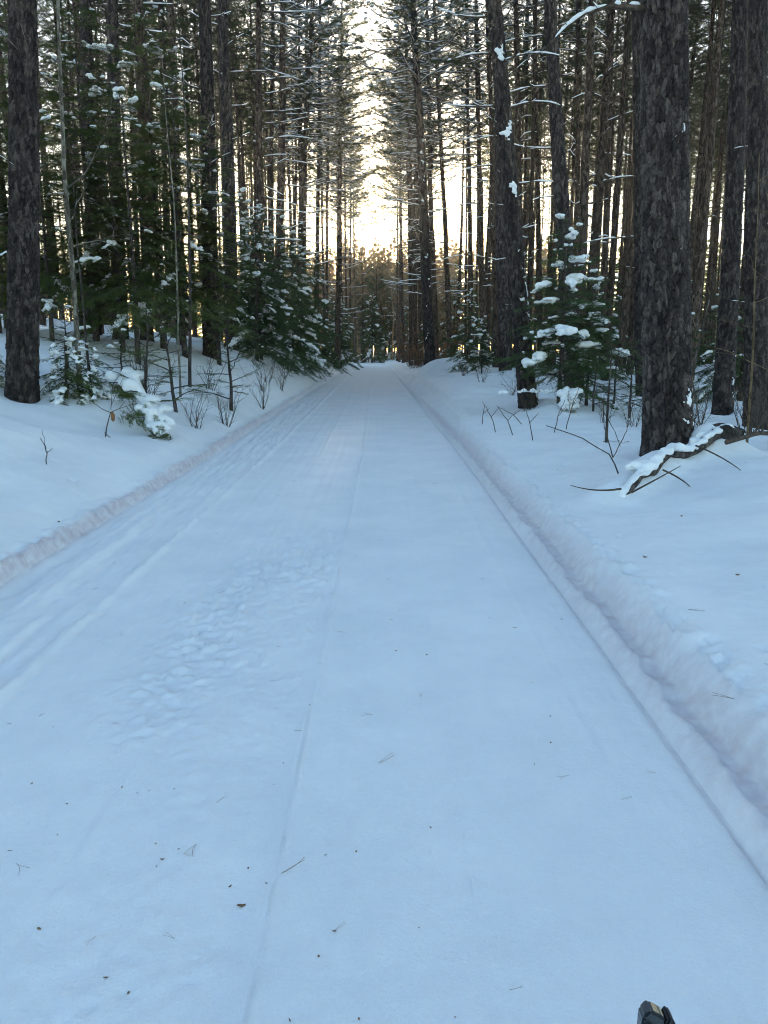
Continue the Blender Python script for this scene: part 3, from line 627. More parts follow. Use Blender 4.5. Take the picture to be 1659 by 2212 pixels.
# every pine of the stand is named by its place between the pines one can tell apart
def u_of(o, h=4.0):
    x, y, z = o.location; d = y * math.cos(R(11.9)) - (z + h - 1.6) * math.sin(R(11.9)); return x / d
LAND = {'far left edge trunk': 'thick pine trunk at the far left', 'thick pine with the long snowy branch': 'thick pine with a long', 'bare-based thick pine': 'thick pine standing bare', 'branchy straight pine': 'straight pine with many', 'thin leaning pine': 'thin pine leaning right',
        'left trail edge pine': 'pine at the trail edge nearest', 'branchy trailside pine': 'tall branchy pine', 'leaning bare pine': 'leaning bare pine', 'thick pine behind the fir': 'thick pine rising behind', 'pine tilting right': 'pine tilting slightly', 'largest trunk': 'largest pine trunk', 'snow-streaked thick pine': 'thick pine with snow-streaked', 'right edge pine': 'pine cut off by'}
tops = [o for o in C.objects if o.get('category') == 'tree']
marks = sorted((u_of(next(o for o in tops if o['label'].startswith(v))), k) for k, v in LAND.items())
ORD = 'first second third fourth fifth sixth seventh eighth ninth tenth eleventh twelfth thirteenth fourteenth fifteenth sixteenth seventeenth eighteenth nineteenth twentieth'.split()
ORD = ORD + ['twenty-' + w_ for w_ in ORD[:9]] + ['thirtieth'] + ['thirty-' + w_ for w_ in ORD[:9]] + ['fortieth'] + ['forty-' + w_ for w_ in ORD[:9]]
for grp, what in (('background pines right of the trail', 'thin background pine'), ('background pines left of the trail', 'thin background pine'), ('slim pines left of the trail gap', 'slim pine left of the gap'), ('slim pines right of the trail gap', 'slim pine right of the gap'), ('far pines beyond the trail bend', 'small far pine')):
    bins = {}
    for o in tops:
        if o.get('group') == grp:
            u = u_of(o); left = [m for m in marks if m[0] <= u]; bins.setdefault(left[-1][1] if left else None, []).append((u, o))
    for k, L_ in bins.items():
        for i, (u, o) in enumerate(sorted(L_, key=lambda q_: q_[0])):
            o['label'] = f'{what}, {ORD[i]} right of the {k}' if k else f'{what}, {ORD[i]} from the left picture edge'

# pines past the three hundred that show largest: one mass deeper in the stand
g = Geo(); r = np.random.default_rng(55); k = 0
while k < 130:
    sd_ = 1 if k % 2 else -1; x = sd_ * r.uniform(7, 46); y = r.uniform(36, 84)
    if abs(x) > .58 * y + 3: continue
    if any((x - a) ** 2 + (y - b) ** 2 < 1.2 ** 2 for a, b in placed): continue
    k += 1; z0 = hz(x, y) - .2; H = r.uniform(18, 23); D = r.uniform(.16, .30); lx = r.normal() * .02; hs = np.array([0, 3, 7, 11, 15, H])
    g.add(*tube(np.column_stack([x + lx * hs + r.normal(size=6) * .03, y + r.normal(size=6) * .03, z0 + hs]), D / 2 * (1 - .8 * hs / H), 7))
    nb = 90; h = 2 + 11 * r.random(nb); az = r.random(nb) * 6.283; L = .25 + .8 * r.random(nb) ** 2
    d = np.stack([np.cos(az), np.sin(az), .25 * r.normal(size=nb)], 1) * L[:, None]; p = np.stack([x + lx * h, np.full(nb, y), z0 + h], 1); u = np.array([0, 0, .012])
    V = np.stack([p - u, p + u, p + d], 1).reshape(-1, 3); g.add(V, np.arange(len(V)).reshape(-1, 3), 1)
    nb = 620; h = 12.5 + (H - 12.5) * r.random(nb); az = r.random(nb) * 6.283; L = (2.4 * np.sqrt(np.clip(1 - (h - 12.5) / (H - 12.2), 0, 1)) + .3) * (.3 + .7 * r.random(nb))
    c_ = np.stack([x + lx * h + np.cos(az) * L, y + np.sin(az) * L, z0 + h + .25 * L], 1); d1 = r.normal(size=(nb, 3)) * .16; d2 = r.normal(size=(nb, 3)) * .05
    V = np.stack([c_ - d1 - d2 * .3, c_ + d2, c_ + d1 + d2 * .3], 1).reshape(-1, 3); g.add(V, np.arange(len(V)).reshape(-1, 3), 2)
o = obj('pine_stand', g.mesh('pine_stand', [M['bark'], M['twig'], M['pine']])); o['kind'] = 'stuff'; o['label'] = 'deep rows of thin pine trunks massed behind the stand'; o['category'] = 'forest'

# pines beside and behind the viewpoint carry the stand on and shade the banks
for i, (x, y) in enumerate([(6.2, 5.5), (8.0, 8.5), (5.4, 2.0), (8.6, 3.5), (6.6, -1.5), (5.0, -5.5), (9.0, -4), (-6.8, 7.5), (-9, 10.5), (-6.0, 3.5), (-8.4, 5), (-6.6, -.5), (-5.8, -5), (-9, -3), (4.5, -10), (-4.8, -10), (0.5, -16), (-2.5, -18), (3, -18), (11, 9), (-11, 8)]):
    pine(x, y, .40, 20, 0.0, 'pine beside or behind the viewpoint, outside the picture', 'pines beside the viewpoint', seed=70 + i, snowy=False, crown0=11)

# ------------------------------------------------------------------ understorey conifers
def conifer(k, H, Lmax, nb, crown0=0.3, droop=0.25, needle='hemlock', snow_p=0.4, up=0.15, fat=1.0, dens=1.0, rb=None):
    r = np.random.default_rng(700 + k); wood = Geo(); snow = Geo(); tw_p = []; tw_d = []; tw_s = []; tw_l = []
    rb = rb or 0.009 * H + 0.012
    hs = np.linspace(-0.3, H, 12); wob = np.cumsum(r.normal(size=(12, 2)) * 0.012, 0); wob -= wob[0]
    wood.add(*tube(np.column_stack([wob, hs]), np.clip(rb * (1 - hs / (H * 1.03)), 0.004, 1), 7))
    for i in range(nb):
        f = ((i + r.random()) / nb) ** 0.95; h = crown0 + (H * 0.985 - crown0) * f
        L = Lmax * (1 - f) ** (0.5 if needle == 'hemlock' else 0.66) * ((0.3 + 0.8 * r.random()) if needle == 'hemlock' else (0.45 + 0.65 * r.random())) + 0.10
        az = i * 2.39996 + r.normal() * 0.3; n = 8; t = np.linspace(0, 1, n)
        c, s = math.cos(az), math.sin(az); p0 = up * (0.4 + 1.6 * f) + 0.2 * r.normal(); dr = droop * (1.2 - f * .7) * (0.7 + 0.6 * r.random())
        zz = h + L * (p0 * t - dr * t ** 2 + 0.06 * t ** 4)
        Pm = np.stack([c * L * t, s * L * t, zz], 1); Pm[:, :2] += np.array([np.interp(h, hs, wob[:, 0]), np.interp(h, hs, wob[:, 1])]); Pm[2:] += r.normal(size=(n - 2, 3)) * 0.012 * L
        wood.add(*tube(Pm, 0.011 * L ** .8 * (1 - t) + 0.0025, 4))
        nt = max(4, int(L * 15 * dens)); tt = 0.10 + 0.9 * (np.arange(nt) + r.random(nt)) / nt
        if H > 4: tt = 0.22 + 0.78 * (tt - .1) / .9
        bp = np.stack([np.interp(tt, t, Pm[:, q]) for q in range(3)], 1)
        tg = np.gradient(Pm, axis=0); tg /= np.linalg.norm(tg, axis=1)[:, None]; td = np.stack([np.interp(tt, t, tg[:, q]) for q in range(3)], 1)
        sd_ = np.array([-s, c, 0.0]); sg = np.where(np.arange(nt) % 2, 1.0, -1.0)[:, None]
        ang = 0.75 + 0.25 * r.normal(size=(nt, 1))
        d = td * np.cos(ang) + sd_ * np.sin(ang) * sg + np.array([0, 0, -1.0]) * (0.12 + 0.25 * r.random((nt, 1))) * (droop * 2)
        l = L * (0.16 + 0.36 * (1 - tt)) * (0.6 + 0.7 * r.random(nt)) + 0.05
        perp = np.cross(np.array([0, 0, 1.0]), d)
        for arr, v in ((tw_p, bp), (tw_d, d), (tw_s, perp), (tw_l, l)): arr.append(v)
        # tip of the branch itself
        tw_p.append(Pm[4:5]); tw_d.append((Pm[-1:] - Pm[4:5])); tw_s.append(np.cross(np.array([0, 0, 1.0]), Pm[-1:] - Pm[4:5])); tw_l.append(np.array([np.linalg.norm(Pm[-1] - Pm[4])]))
        # side twigs of the twigs
        big = np.nonzero(l > 0.16)[0]
        for q in big:
            m = int(3 + l[q] * 14); u = 0.15 + 0.8 * (np.arange(m) + r.random(m)) / m; dn = d[q] / np.linalg.norm(d[q]); pn = perp[q] / (np.linalg.norm(perp[q]) + 1e-9)
            s2 = np.where(np.arange(m) % 2, 1.0, -1.0)[:, None]; dd = dn * 0.75 + pn * s2 * 0.65 + r.normal(size=(m, 3)) * 0.12 + np.array([0, 0, -0.08])
            tw_p.append(bp[q] + dn * (l[q] * u)[:, None]); tw_d.append(dd); tw_s.append(np.cross(np.array([0, 0, 1.0]), dd)); tw_l.append((0.05 + 0.30 * l[q] * (1 - u * .7)) * (0.7 + .6 * r.random(m)))
        # snow load
        if r.random() < snow_p:
            a = 0.25 + 0.45 * r.random(); b = min(1.0, a + 0.25 + 0.4 * r.random()); u = np.linspace(a, b, 9)
            q = np.stack([np.interp(u, t, Pm[:, e]) for e in range(3)], 1); env = np.clip(np.minimum(np.linspace(0, 1, 9), np.linspace(1, 0, 9)) * 4, 0.12, 1) ** .6
            wv = (0.045 + 0.05 * r.random()) * fat * min(1.1, 0.55 + 0.5 * L)
            mB = int(4 + (b - a) * L * 12); ub = a + (b - a) * np.sort(r.random(mB)); cen = np.stack([np.interp(ub, t, Pm[:, e]) for e in range(3)], 1)
            for e in range(mB):
                k_ = wv * (0.55 + 0.75 * r.random()); V, T = blob(cen[e] + r.normal(size=3) * wv * np.array([.45, .45, .12]) + [0, 0, k_ * .38], (k_ * 1.25, k_, k_ * (0.5 + .2 * r.random())), i * 3 + e, 1, .28, az); snow.add(V, T)
            for w_ in np.nonzero((tt > a) & (tt < b) & (l > .08))[0]:
                if r.random() < 0.55:
                    dn = d[w_] / np.linalg.norm(d[w_]); m2 = int(2 + l[w_] * 14 * r.random()); k0 = wv * (0.35 + .3 * r.random())
                    for e in range(m2):
                        uu = min(0.85, (e + .6) * k0 * 1.1 / l[w_]); c_ = bp[w_] + dn * l[w_] * uu; c_[2] += k0 * .3 - 0.2 * l[w_] * uu ** 2
                        V, T = blob(c_, (k0 * 1.2, k0 * (0.8 + .4 * r.random()), k0 * .62), e + i, 1 if k0 > .025 else 0, .25, math.atan2(dn[1], dn[0])); snow.add(V, T)
        elif r.random() < (0.2 if needle == 'hemlock' else .4) and snow_p > 0.05:
            for e in range(int(r.integers(1, 4))):
                w_ = int(r.integers(0, nt)); dn = d[w_] / np.linalg.norm(d[w_]); V, T = blob(bp[w_] + dn * l[w_] * 0.5 + [0, 0, .018], (0.03 + .05 * r.random(), .03 + .03 * r.random(), 0.02 + .015 * r.random()), i + e, 1, .3, az); snow.add(V, T)
    tp = np.concatenate(tw_p); tdv = np.concatenate(tw_d); ts = np.concatenate(tw_s); tl = np.concatenate(tw_l)
    tdv = tdv / (np.linalg.norm(tdv, axis=1)[:, None] + 1e-9); ts = ts / (np.linalg.norm(ts, axis=1)[:, None] + 1e-9)
    # twig ribs
    e = tp + tdv * tl[:, None]; wv = 0.0028
    V = np.stack([tp - ts * wv, tp + ts * wv, e], 1).reshape(-1, 3); wood.add(V, np.arange(len(V)).reshape(-1, 3), 0)
    # needles
    sp = 0.021; cnt = np.maximum(2, (tl / sp).astype(int)); idx = np.repeat(np.arange(len(tl)), cnt)
    pos = (np.arange(len(idx)) - np.repeat(np.cumsum(cnt) - cnt, cnt) + r.random(len(idx))) / cnt[idx]
    p = tp[idx] + tdv[idx] * (tl[idx] * pos)[:, None]; D_ = tdv[idx]; S_ = ts[idx]
    vs = []
    for sg in (-1, 1):
        nl = (0.026 + 0.017 * r.random(len(idx)))[:, None] * (1.0 if needle == 'hemlock' else 0.9)
        if needle == 'hemlock': dd = S_ * sg * 0.85 + D_ * 0.5 + r.normal(size=D_.shape) * 0.16
        else: dd = S_ * sg * 0.7 + D_ * 0.5 + r.normal(size=D_.shape) * 0.38 + np.array([0, 0, .2])
        vs.append(np.stack([p - D_ * 0.0075, p + D_ * 0.0075, p + dd * nl], 1))
    V = np.concatenate(vs).reshape(-1, 3); wood.add(V, np.arange(len(V)).reshape(-1, 3), 1)
    # split the leader from the crown
    mw = wood.mesh('conifer_crown', [M['bark_dark'], M[needle]], smooth=True)
    return mw, (fuse(snow.mesh('conifer_snow', [M['snow']]), 0.02 if H > 3 else .014, .35, k) if not snow.empty and snow_p > 0.06 else None)
CON = {
 'hem_a': conifer(1, 9.5, 2.2, 112, 1.5, 0.30, 'hemlock', 0.10, fat=.95, dens=.75),
 'hem_b': conifer(2, 7.5, 2.0, 94, 1.2, 0.34, 'hemlock', 0.12, fat=.95, dens=.75),
 'spr_a': conifer(3, 5.8, 1.75, 100, 0.3, 0.42, 'spruce', 0.28, up=0.06, fat=.85),
 'spr_b': conifer(4, 4.6, 1.55, 84, 0.3, 0.46, 'spruce', 0.34, up=0.08, fat=1.0),
 'fir':   conifer(5, 3.7, 1.2, 92, 0.6, 0.34, 'spruce', 0.22, up=0.16, fat=1.15),
 'small': conifer(6, 1.5, 0.6, 34, 0.1, 0.2, 'hemlock', 0.2, up=.2, dens=.9, fat=.6),
 'thin':  conifer(7, 1.9, 0.75, 22, 0.25, 0.12, 'hemlock', 0.05, up=.25, dens=.55),
 'laden': conifer(8, 1.15, 0.62, 34, 0.1, 0.75, 'hemlock', 0.85, up=.15, dens=1.0, fat=.8),
}
print('conifer tris', {k: (len(v[0].polygons), len(v[1].polygons) if v[1] else 0) for k, v in CON.items()})
def stem(H, seed, key):
    rb = 0.009 * H + 0.02; hs = np.linspace(-0.4, H * .93, 12); r = np.random.default_rng(700 + seed)
    wob = np.cumsum(r.normal(size=(12, 2)) * 0.012, 0); wob -= wob[0]
    V, T = tube(np.column_stack([wob, hs]), np.clip(rb * (1 - hs / H), 0.005, 1), 8); return make_mesh('trunk', V, T, [M['bark_dark']])
STEM = {k: stem(h, s, k) for k, (h, s) in {'hem_a': (9.5, 1), 'hem_b': (7.5, 2), 'spr_a': (5.8, 3), 'spr_b': (4.6, 4), 'fir': (3.7, 5), 'small': (1.5, 6), 'thin': (1.9, 7), 'laden': (1.15, 8)}.items()}
def con(kind, name, x, y, scale, spin, label, group=None, lean=(0, 0), z=None):
    zz = hz(x, y) if z is None else z
    t = thing(name, label, 'tree', (x, y, zz - 0.04), group); t.rotation_euler = lean_rot(lean[0], lean[1], R(spin)); t.scale = (scale,) * 3
    obj('trunk', STEM[kind], t); obj('crown', CON[kind][0], t)
    if CON[kind][1]: obj('snow', CON[kind][1], t)['kind'] = 'stuff'
    return t
G1 = 'dark hemlocks on the left bank'; 
con('hem_a', 'hemlock_tree', -6.9, 18.9, 0.82, 10, 'dark hemlock with snow tufts, slender stem beside slim grey sapling', G1)
con('hem_b', 'hemlock_tree', -6.0, 18.0, 0.78, 80, 'dark hemlock second from the slim grey sapling', G1)
con('hem_a', 'hemlock_tree', -5.6, 20.0, 0.84, 150, 'dark hemlock in front of bare-based thick pine, on its left', G1)
con('hem_b', 'hemlock_tree', -4.9, 19.4, 0.86, 220, 'tall slender hemlock just left of bare-based thick pine', G1)
con('hem_a', 'hemlock_tree', -8.6, 18.5, 0.78, 300, 'dark hemlock behind the thick trunk at far left edge', G1)
con('hem_b', 'hemlock_tree', -7.9, 20.6, 0.90, 20, 'hemlock right behind the far left trunk, its top the highest', G1)
con('hem_b', 'hemlock_tree', -9.8, 20.5, 0.90, 100, 'hemlock showing left of the far left trunk', G1)
con('hem_a', 'hemlock_tree', -7.6, 10.4, 0.78, 250, 'hemlock boughs reaching in from beyond the left picture edge', G1)
con('hem_b', 'hemlock_tree', -7.0, 16.6, 0.61, 45, 'shorter hemlock nearest the slim grey sapling, low boughs over snow', G1)
for x, y, s_, sp, lab in [(-5.4, 17.2, .74, 15, 'low hemlock in front of the tall slender one'), (-8.2, 16.8, .7, 170, 'low hemlock just right of the far left trunk'), (-5.9, 22.8, .95, 250, 'hemlock behind the tall slender hemlock'), (-9.6, 17.6, .8, 60, 'hemlock filling the strip left of the far left trunk'), (-4.3, 20.4, .62, 130, 'short hemlock at the foot of the bare-based thick pine')]:
    con('hem_b' if sp % 2 else 'hem_a', 'hemlock_tree', x, y, s_, sp, lab, G1)
G2 = 'snow-loaded spruces above the left bank'
con('spr_a', 'spruce_tree', -4.05, 25.0, .85, 0, 'snow-loaded spruce leaning out over the bank, nearest the camera', G2, lean=(.02, 0))
con('spr_b', 'spruce_tree', -4.2, 27.0, 1.1, 70, 'snow-loaded spruce in front of the branchy straight pine', G2)
con('spr_a', 'spruce_tree', -3.9, 30.0, 1.0, 140, 'snow-loaded spruce at the foot of the stout pine', G2)
con('spr_b', 'spruce_tree', -3.9, 33.5, 1.25, 210, 'snow-loaded spruce right of the stout pine over the bank', G2)
con('spr_a', 'spruce_tree', -4.1, 37.5, 1.15, 280, 'taller spruce farther along the left bank with small snow tufts', G2)
con('spr_a', 'spruce_tree', -4.0, 46.0, 1.15, 30, 'spruce below the upright pine farther down the left edge', G2)
con('spr_b', 'spruce_tree', -3.5, 64.0, 1.2, 30, 'greenish fir beyond the left trail edge pine', G2)
con('spr_a', 'spruce_tree', -3.9, 71.0, 1.1, 90, 'farthest fir on the left before the trail bend', G2)
con('spr_b', 'spruce_tree', -5.0, 28.4, 1.2, 120, 'dark spruce half hidden behind the bank spruces', G2)
con('fir', 'fir_tree', 3.35 + .35, 16.4, 1.05, 15, 'fir with large snow pads right of the leaning bare pine')
con('fir', 'fir_tree', 4.6, 17.6, .8, 130, 'smaller fir behind the one with large snow pads')
G3 = 'young firs in the right stand'
for i, (k, x, y, s, lab) in enumerate([('fir', 8.2, 23.0, .95, 'young fir between largest trunk and snow-streaked pine'), ('spr_b', 9.8, 22.5, .8, 'young fir at far right behind tan saplings'), ('spr_b', 3.6, 33.5, .75, 'young fir just right of the branchy trailside pine'),
      ('fir', 3.5, 28.0, .55, 'tiny fir holding snow pads left of the leaning bare pine'), ('spr_a', 6.5, 40, 1.0, 'dark fir deep in the right stand behind thin pines'), ('spr_a', 4.6, 52, 1.0, 'dark fir far down the right side'), ('spr_b', 3.4, 58, 1.0, 'fir farthest down the right trail edge'),
      ('fir', 7.6, 29.5, .9, 'young fir below the pine tilting right'), ('spr_b', 6.0, 26.0, .75, 'fir half hidden behind the snow-pad fir'), ('spr_a', 9.5, 34, .85, 'fir low in the right stand between far trunks'), ('spr_a', 14, 38, .9, 'fir far off behind the right edge pines'), ('spr_a', 12, 33, .8, 'fir low behind the two far right pines')]):
    con(k, 'fir_tree', x, y, s, i * 67, lab, G3)

# ------------------------------------------------------------------ far wood that closes the trail
def bare_tree(k, H, D, lev=3, n0=9, m='twig_sunglow', upb=0.55):
    r = np.random.default_rng(900 + k); g = Geo()
    def grow_(p, d, L, rad, lv):
        n = 6 if lv == 0 else 4; t = np.linspace(0, 1, n); Q = [p]
        for q in range(1, n):
            d = d + r.normal(size=3) * (0.05 if lv == 0 else 0.16) + np.array([0, 0, 0.04 * lv]); d = d / np.linalg.norm(d); Q.append(Q[-1] + d * L / (n - 1))
        Q = np.array(Q); g.add(*tube(Q, rad * (1 - 0.75 * t) + 0.003, 6 if lv == 0 else 3))
        if lv >= lev: return
        for c in range(n0 if lv == 0 else 5):
            u = (0.3 if lv == 0 else 0.25) + 0.72 * (c + r.random()) / (n0 if lv == 0 else 5); u = min(u, 1)
            pc = np.array([np.interp(u, t, Q[:, e]) for e in range(3)]); az = r.random() * 6.283
            dc = np.array([math.cos(az), math.sin(az), upb + 0.3 * r.random()]); dc = dc * .7 + d * 0.45; dc /= np.linalg.norm(dc)
            grow_(pc, dc, L * (0.42 if lv == 0 else 0.5) * (1.25 - 0.7 * u) * (0.7 + .6 * r.random()), rad * (0.42 if lv == 0 else .5) * (1.15 - .6 * u), lv + 1)
    grow_(np.array([0, 0, -.3]), np.array([0, 0, 1.0]), H, D / 2, 0)
    return g.mesh('bare_tree', [M[m]])
BARE = [bare_tree(k, 13, .2, 3, 12) for k in range(3)]
def bare(x, y, s, spin, label, group):
    return tag(obj('bare_tree', BARE[spin % 3], None, (x, y, hz(x, y) - .05), (0, 0, R(spin * 41)), s), label, 'tree', group)
for i in range(30):
    x = rr.uniform(-6, 5); y = rr.uniform(90, 116)
    if y < 96: x = 2.5 + abs(x) * .5 if i % 2 else -4.6 - abs(x) * .4
    bare(x, y, rr.uniform(.75, 1.15), i, 'bare leafless tree with low-sun glow in its colour beyond the trail end', 'bare trees at the trail end')
con('spr_a', 'spruce_tree', -1.5, 99, 1.5, 20, 'snowy spruce in the middle of the trail end', 'spruces closing the trail end')
con('spr_b', 'spruce_tree', 1.2, 104, 2.0, 120, 'spruce right of centre at the trail end', 'spruces closing the trail end')
con('spr_a', 'spruce_tree', 3.0, 92, 1.3, 200, 'spruce on the right where the trail disappears', 'spruces closing the trail end')
con('spr_a', 'spruce_tree', -5.2, 80, 1.3, 260, 'spruce on the left where the trail disappears', 'spruces closing the trail end')

# distant wood: reads as one mass behind the stand
g = Geo(); r = np.random.default_rng(77)
for i in range(640):
    x = r.uniform(-110, 110) if i < 460 else r.normal() * 16; y = r.uniform(125, 190); H = r.uniform(13.5, 18.5) * (y / 125) ** .8 * (1.0 if i % 3 else .8); z0 = 0.6 + 0.02 * (y - 110)
    g.add(*tube(np.array([[x, y, z0 - 2], [x + r.normal() * .3, y, z0 + H * .5], [x + r.normal() * .5, y, z0 + H]]), [.16, .1, .02], 4))
    con_ = r.random() < (0.45 if i < 460 else 0.7); tan_ = con_ and (i >= 460 or abs(x) < 14); nb = 130 if con_ else 200
    h = (0.12 if con_ else 0.3) + (0.88 if con_ else .7) * r.random(nb); az = r.random(nb) * 6.283; L = (np.sqrt(1 - h) * 2.6 + .3) if con_ else (2.6 * (1.15 - h))
    d = np.stack([np.cos(az), np.sin(az), (-0.15 if con_ else 0.9) + .2 * r.normal(size=nb)], 1) * (L * (0.5 + .6 * r.random(nb)))[:, None]
    p = np.stack([np.full(nb, x), np.full(nb, y), z0 + h * H], 1); wv = (0.32 if con_ else 0.035); sd_ = np.cross(d, r.normal(size=(nb, 3))); sd_ /= np.linalg.norm(sd_, axis=1)[:, None]
    V = np.stack([p, p + d * .55 + sd_ * wv, p + d, p + d * .55 - sd_ * wv], 1).reshape(-1, 3); q = np.arange(nb)[:, None] * 4
    g.add(V, np.concatenate([q + [0, 1, 2], q + [0, 2, 3]]), 2 if tan_ else (1 if con_ else 0))
o = obj('distant_forest', g.mesh('distant_forest', [M['twig_sunglow'], M['hemlock'], M['tanleaf']])); o['kind'] = 'stuff'
o['label'] = 'far mixed wood seen as one mass between the trunks'; o['category'] = 'forest'

# ------------------------------------------------------------------ saplings, shrubs, fallen wood
def wander(p, d, L, n, r, w_=0.08, grav=0.0):
    Q = [np.array(p, float)]; d = np.array(d, float)
    for i in range(n - 1):
        d = d + r.normal(size=3) * w_ + np.array([0, 0, grav]); d /= np.linalg.norm(d); Q.append(Q[-1] + d * L / (n - 1))
    return np.array(Q)
def sapling(name, x, y, H, D, lean, label, m='bark_grey', seed=0, nb=12, blen=1.2, group=None, h0=.35, z=None, cat='tree'):
    r = np.random.default_rng(seed + 40); t = thing(name, label, cat, (x, y, hz(x, y) if z is None else z), group)
    Q = wander((0, 0, -.25), (lean[0], lean[1], 1), H, 14, r, 0.02); rad = D / 2 * (1 - np.linspace(0, .85, 14))
    obj('trunk', make_mesh('trunk', *tube(Q, rad, 10), [M[m]]), t)
    for i in range(nb):
        u = h0 + (0.98 - h0) * (i + r.random()) / nb; p = np.array([np.interp(u, np.linspace(0, 1, 14), Q[:, e]) for e in range(3)]); az = r.random() * 6.283
        L = blen * (1.15 - u) * (0.6 + .8 * r.random()) + .15; g = Geo(); rb_ = max(0.004, D * .16 * (1.2 - u))
        B = wander(p, (math.cos(az), math.sin(az), .35), L, 9, r, .10, .015); g.add(*tube(B, rb_ * (1 - np.linspace(0, .8, 9)), 5))
        for j in range(5):
            q = B[3 + j]; g.add(*tube(wander(q, B[min(8, 4 + j)] - B[2 + j] + r.normal(size=3) * .1 * L, L * (.2 + .25 * r.random()), 5, r, .15), [rb_ * .4, rb_ * .35, rb_ * .3, .002, .0015], 3))
        obj('branch', g.mesh('branch', [M[m]]), t)
    return t
sapling('sapling', -5.05, 12.9, 9.5, .095, (.047, 0), 'slim grey mottled sapling between far left trunk and hemlocks', seed=1, nb=14, blen=2.0, h0=.25)
sapling('sapling', -4.75, 12.6, 3.6, .05, (-.02, .02), 'thin dark sapling just right of the slim grey one', m='bark_dark', seed=2, nb=10, blen=.9)
sapling('sapling', -4.1, 15.6, 6.5, .05, (.03, 0), 'thin crooked sapling with arching twigs before the hemlocks', seed=3, nb=10, blen=1.6)
sapling('sapling', -4.25, 17.0, 8.0, .08, (.01, 0), 'straight slender stem before the bare-based thick pine', m='bark_dark', seed=4, nb=8, blen=.8)
sapling('sapling', 4.42, 9.3, 3.6, .035, (-.05, 0), 'tan sapling stem near the right edge, the taller of two', m='bark_tan', seed=5, nb=5, blen=.7)
sapling('sapling', 4.66, 9.2, 3.2, .026, (-.10, .02), 'tan sapling stem near the right edge, the thinner of two', m='bark_tan', seed=6, nb=4, blen=.8)
sapling('sapling', 4.3, 11.5, 2.6, .06, (.28, .05), 'dark slanting sapling right behind the largest trunk', m='bark_dark', seed=7, nb=7, blen=.9)
sapling('sapling', 3.0, 10.3, 1.6, .05, (-.06, 0), 'short dark dead stem tight left of the largest trunk', m='bark_dark', seed=8, nb=2, blen=.4)
sapling('sapling', 5.4, 13.0, 3.4, .03, (-.2, 0), 'thin bare sapling arching left between the right thick pines', m='bark_grey', seed=9, nb=8, blen=1.2)
con('thin', 'fir_sapling', -3.75, 12.1, .95, 0, 'spindly nearly bare fir sapling beside the bent snowy bough', lean=(.06, 0))
con('thin', 'fir_sapling', -3.75, 13.9, 1.0, 90, 'spindly fir sapling behind the bent snowy bough', lean=(-.08, 0))
con('thin', 'fir_sapling', -3.2, 16.3, 1.1, 190, 'lone spindly fir sapling on the open left bank')
con('small', 'fir_sapling', -5.35, 13.2, .9, 20, 'small fir beside the snow-smothered shrub')
con('small', 'fir_sapling', -4.7, 14.0, .8, 140, 'small fir low behind the slim grey sapling')
for i, (x, y, s_) in enumerate([(4.1, 15.2, .7), (4.6, 14.5, .8), (5.1, 14.9, .9), (4.9, 16.5, .8), (5.8, 17.2, .8)]):
    con('thin', 'fir_sapling', x, y, s_, i * 77, 'wispy fir seedling in the brush left of the largest trunk', 'wispy fir seedlings right of the snow-pad fir')

def shrub_mesh(k, H=1.0, n=9, leaves=0):
    r = np.random.default_rng(1200 + k); g = Geo()
    for i in range(n):
        az = r.random() * 6.283; tl = .15 + .5 * r.random(); L = H * (.5 + .6 * r.random())
        B = wander((r.normal() * .06, r.normal() * .06, -.1), (math.cos(az) * tl, math.sin(az) * tl, 1), L, 8, r, .1); g.add(*tube(B, np.linspace(.007, .002, 8) * (.7 + H * .3), 4))
        for j in range(7):
            q = B[1 + j]; d = B[min(7, 2 + j)] - B[j]; d = d / np.linalg.norm(d) + r.normal(size=3) * .55; C_ = wander(q, d, L * (.15 + .25 * r.random()), 5, r, .16); g.add(*tube(C_, np.linspace(.0035, .0015, 5), 3))
            if leaves:
                for e in range(leaves):
                    c_ = C_[int(r.integers(1, 5))]; a_ = r.normal(size=3); a_ /= np.linalg.norm(a_); b_ = np.cross(a_, r.normal(size=3)); b_ /= np.linalg.norm(b_); s_ = .03 + .03 * r.random()
                    g.add(np.array([c_, c_ + a_ * s_ + b_ * s_ * .5, c_ + a_ * s_ * 2, c_ + a_ * s_ - b_ * s_ * .5]), [[0, 1, 2], [0, 2, 3]], 1)
    return g.mesh('shrub', [M['twig'], M['dryleaf']])
SHR = [shrub_mesh(k) for k in range(4)]; LEAFY = [shrub_mesh(9 + k, 1.6, 12, 2) for k in range(2)]
def shrub(x, y, s, i, label, group=None, leafy=False, name='bare_shrub'):
    return tag(obj(name, (LEAFY[i % 2] if leafy else SHR[i % 4]), None, (x, y, hz(x, y)), (0, 0, i * 1.9), s), label, 'shrub', group)
shr = [(-3.2, 13.2, .8), (-3.0, 14.6, .9), (-4.4, 14.8, 1.0), (-5.0, 16, 1.1), (-4.0, 17.8, 1.0), (-3.0, 19, .8), (-3.3, 21, .9), (-3.4, 22.6, 1.0), (-3.2, 24, .8), (-3.4, 26.6, .7)]
for i, (x, y, s_) in enumerate(shr): shrub(x, y, s_, i, 'bare twiggy brush poking out of the snow on the left bank', 'twiggy brush on the left bank')
shr = [(4.4, 13.6, .8), (4.9, 13.9, 1.0), (5.3, 13.4, .9), (5.0, 12.6, .8), (4.4, 12.2, .7), (5.9, 12.4, 1.0), (6.4, 13.5, 1.1), (6.0, 14.8, 1.0), (4.0, 14.0, .7), (6.8, 12.2, .9), (5.4, 10.9, .8), (3.4, 20.5, .8), (3.0, 24, .8), (2.9, 28, .9), (4.2, 22, .9)]
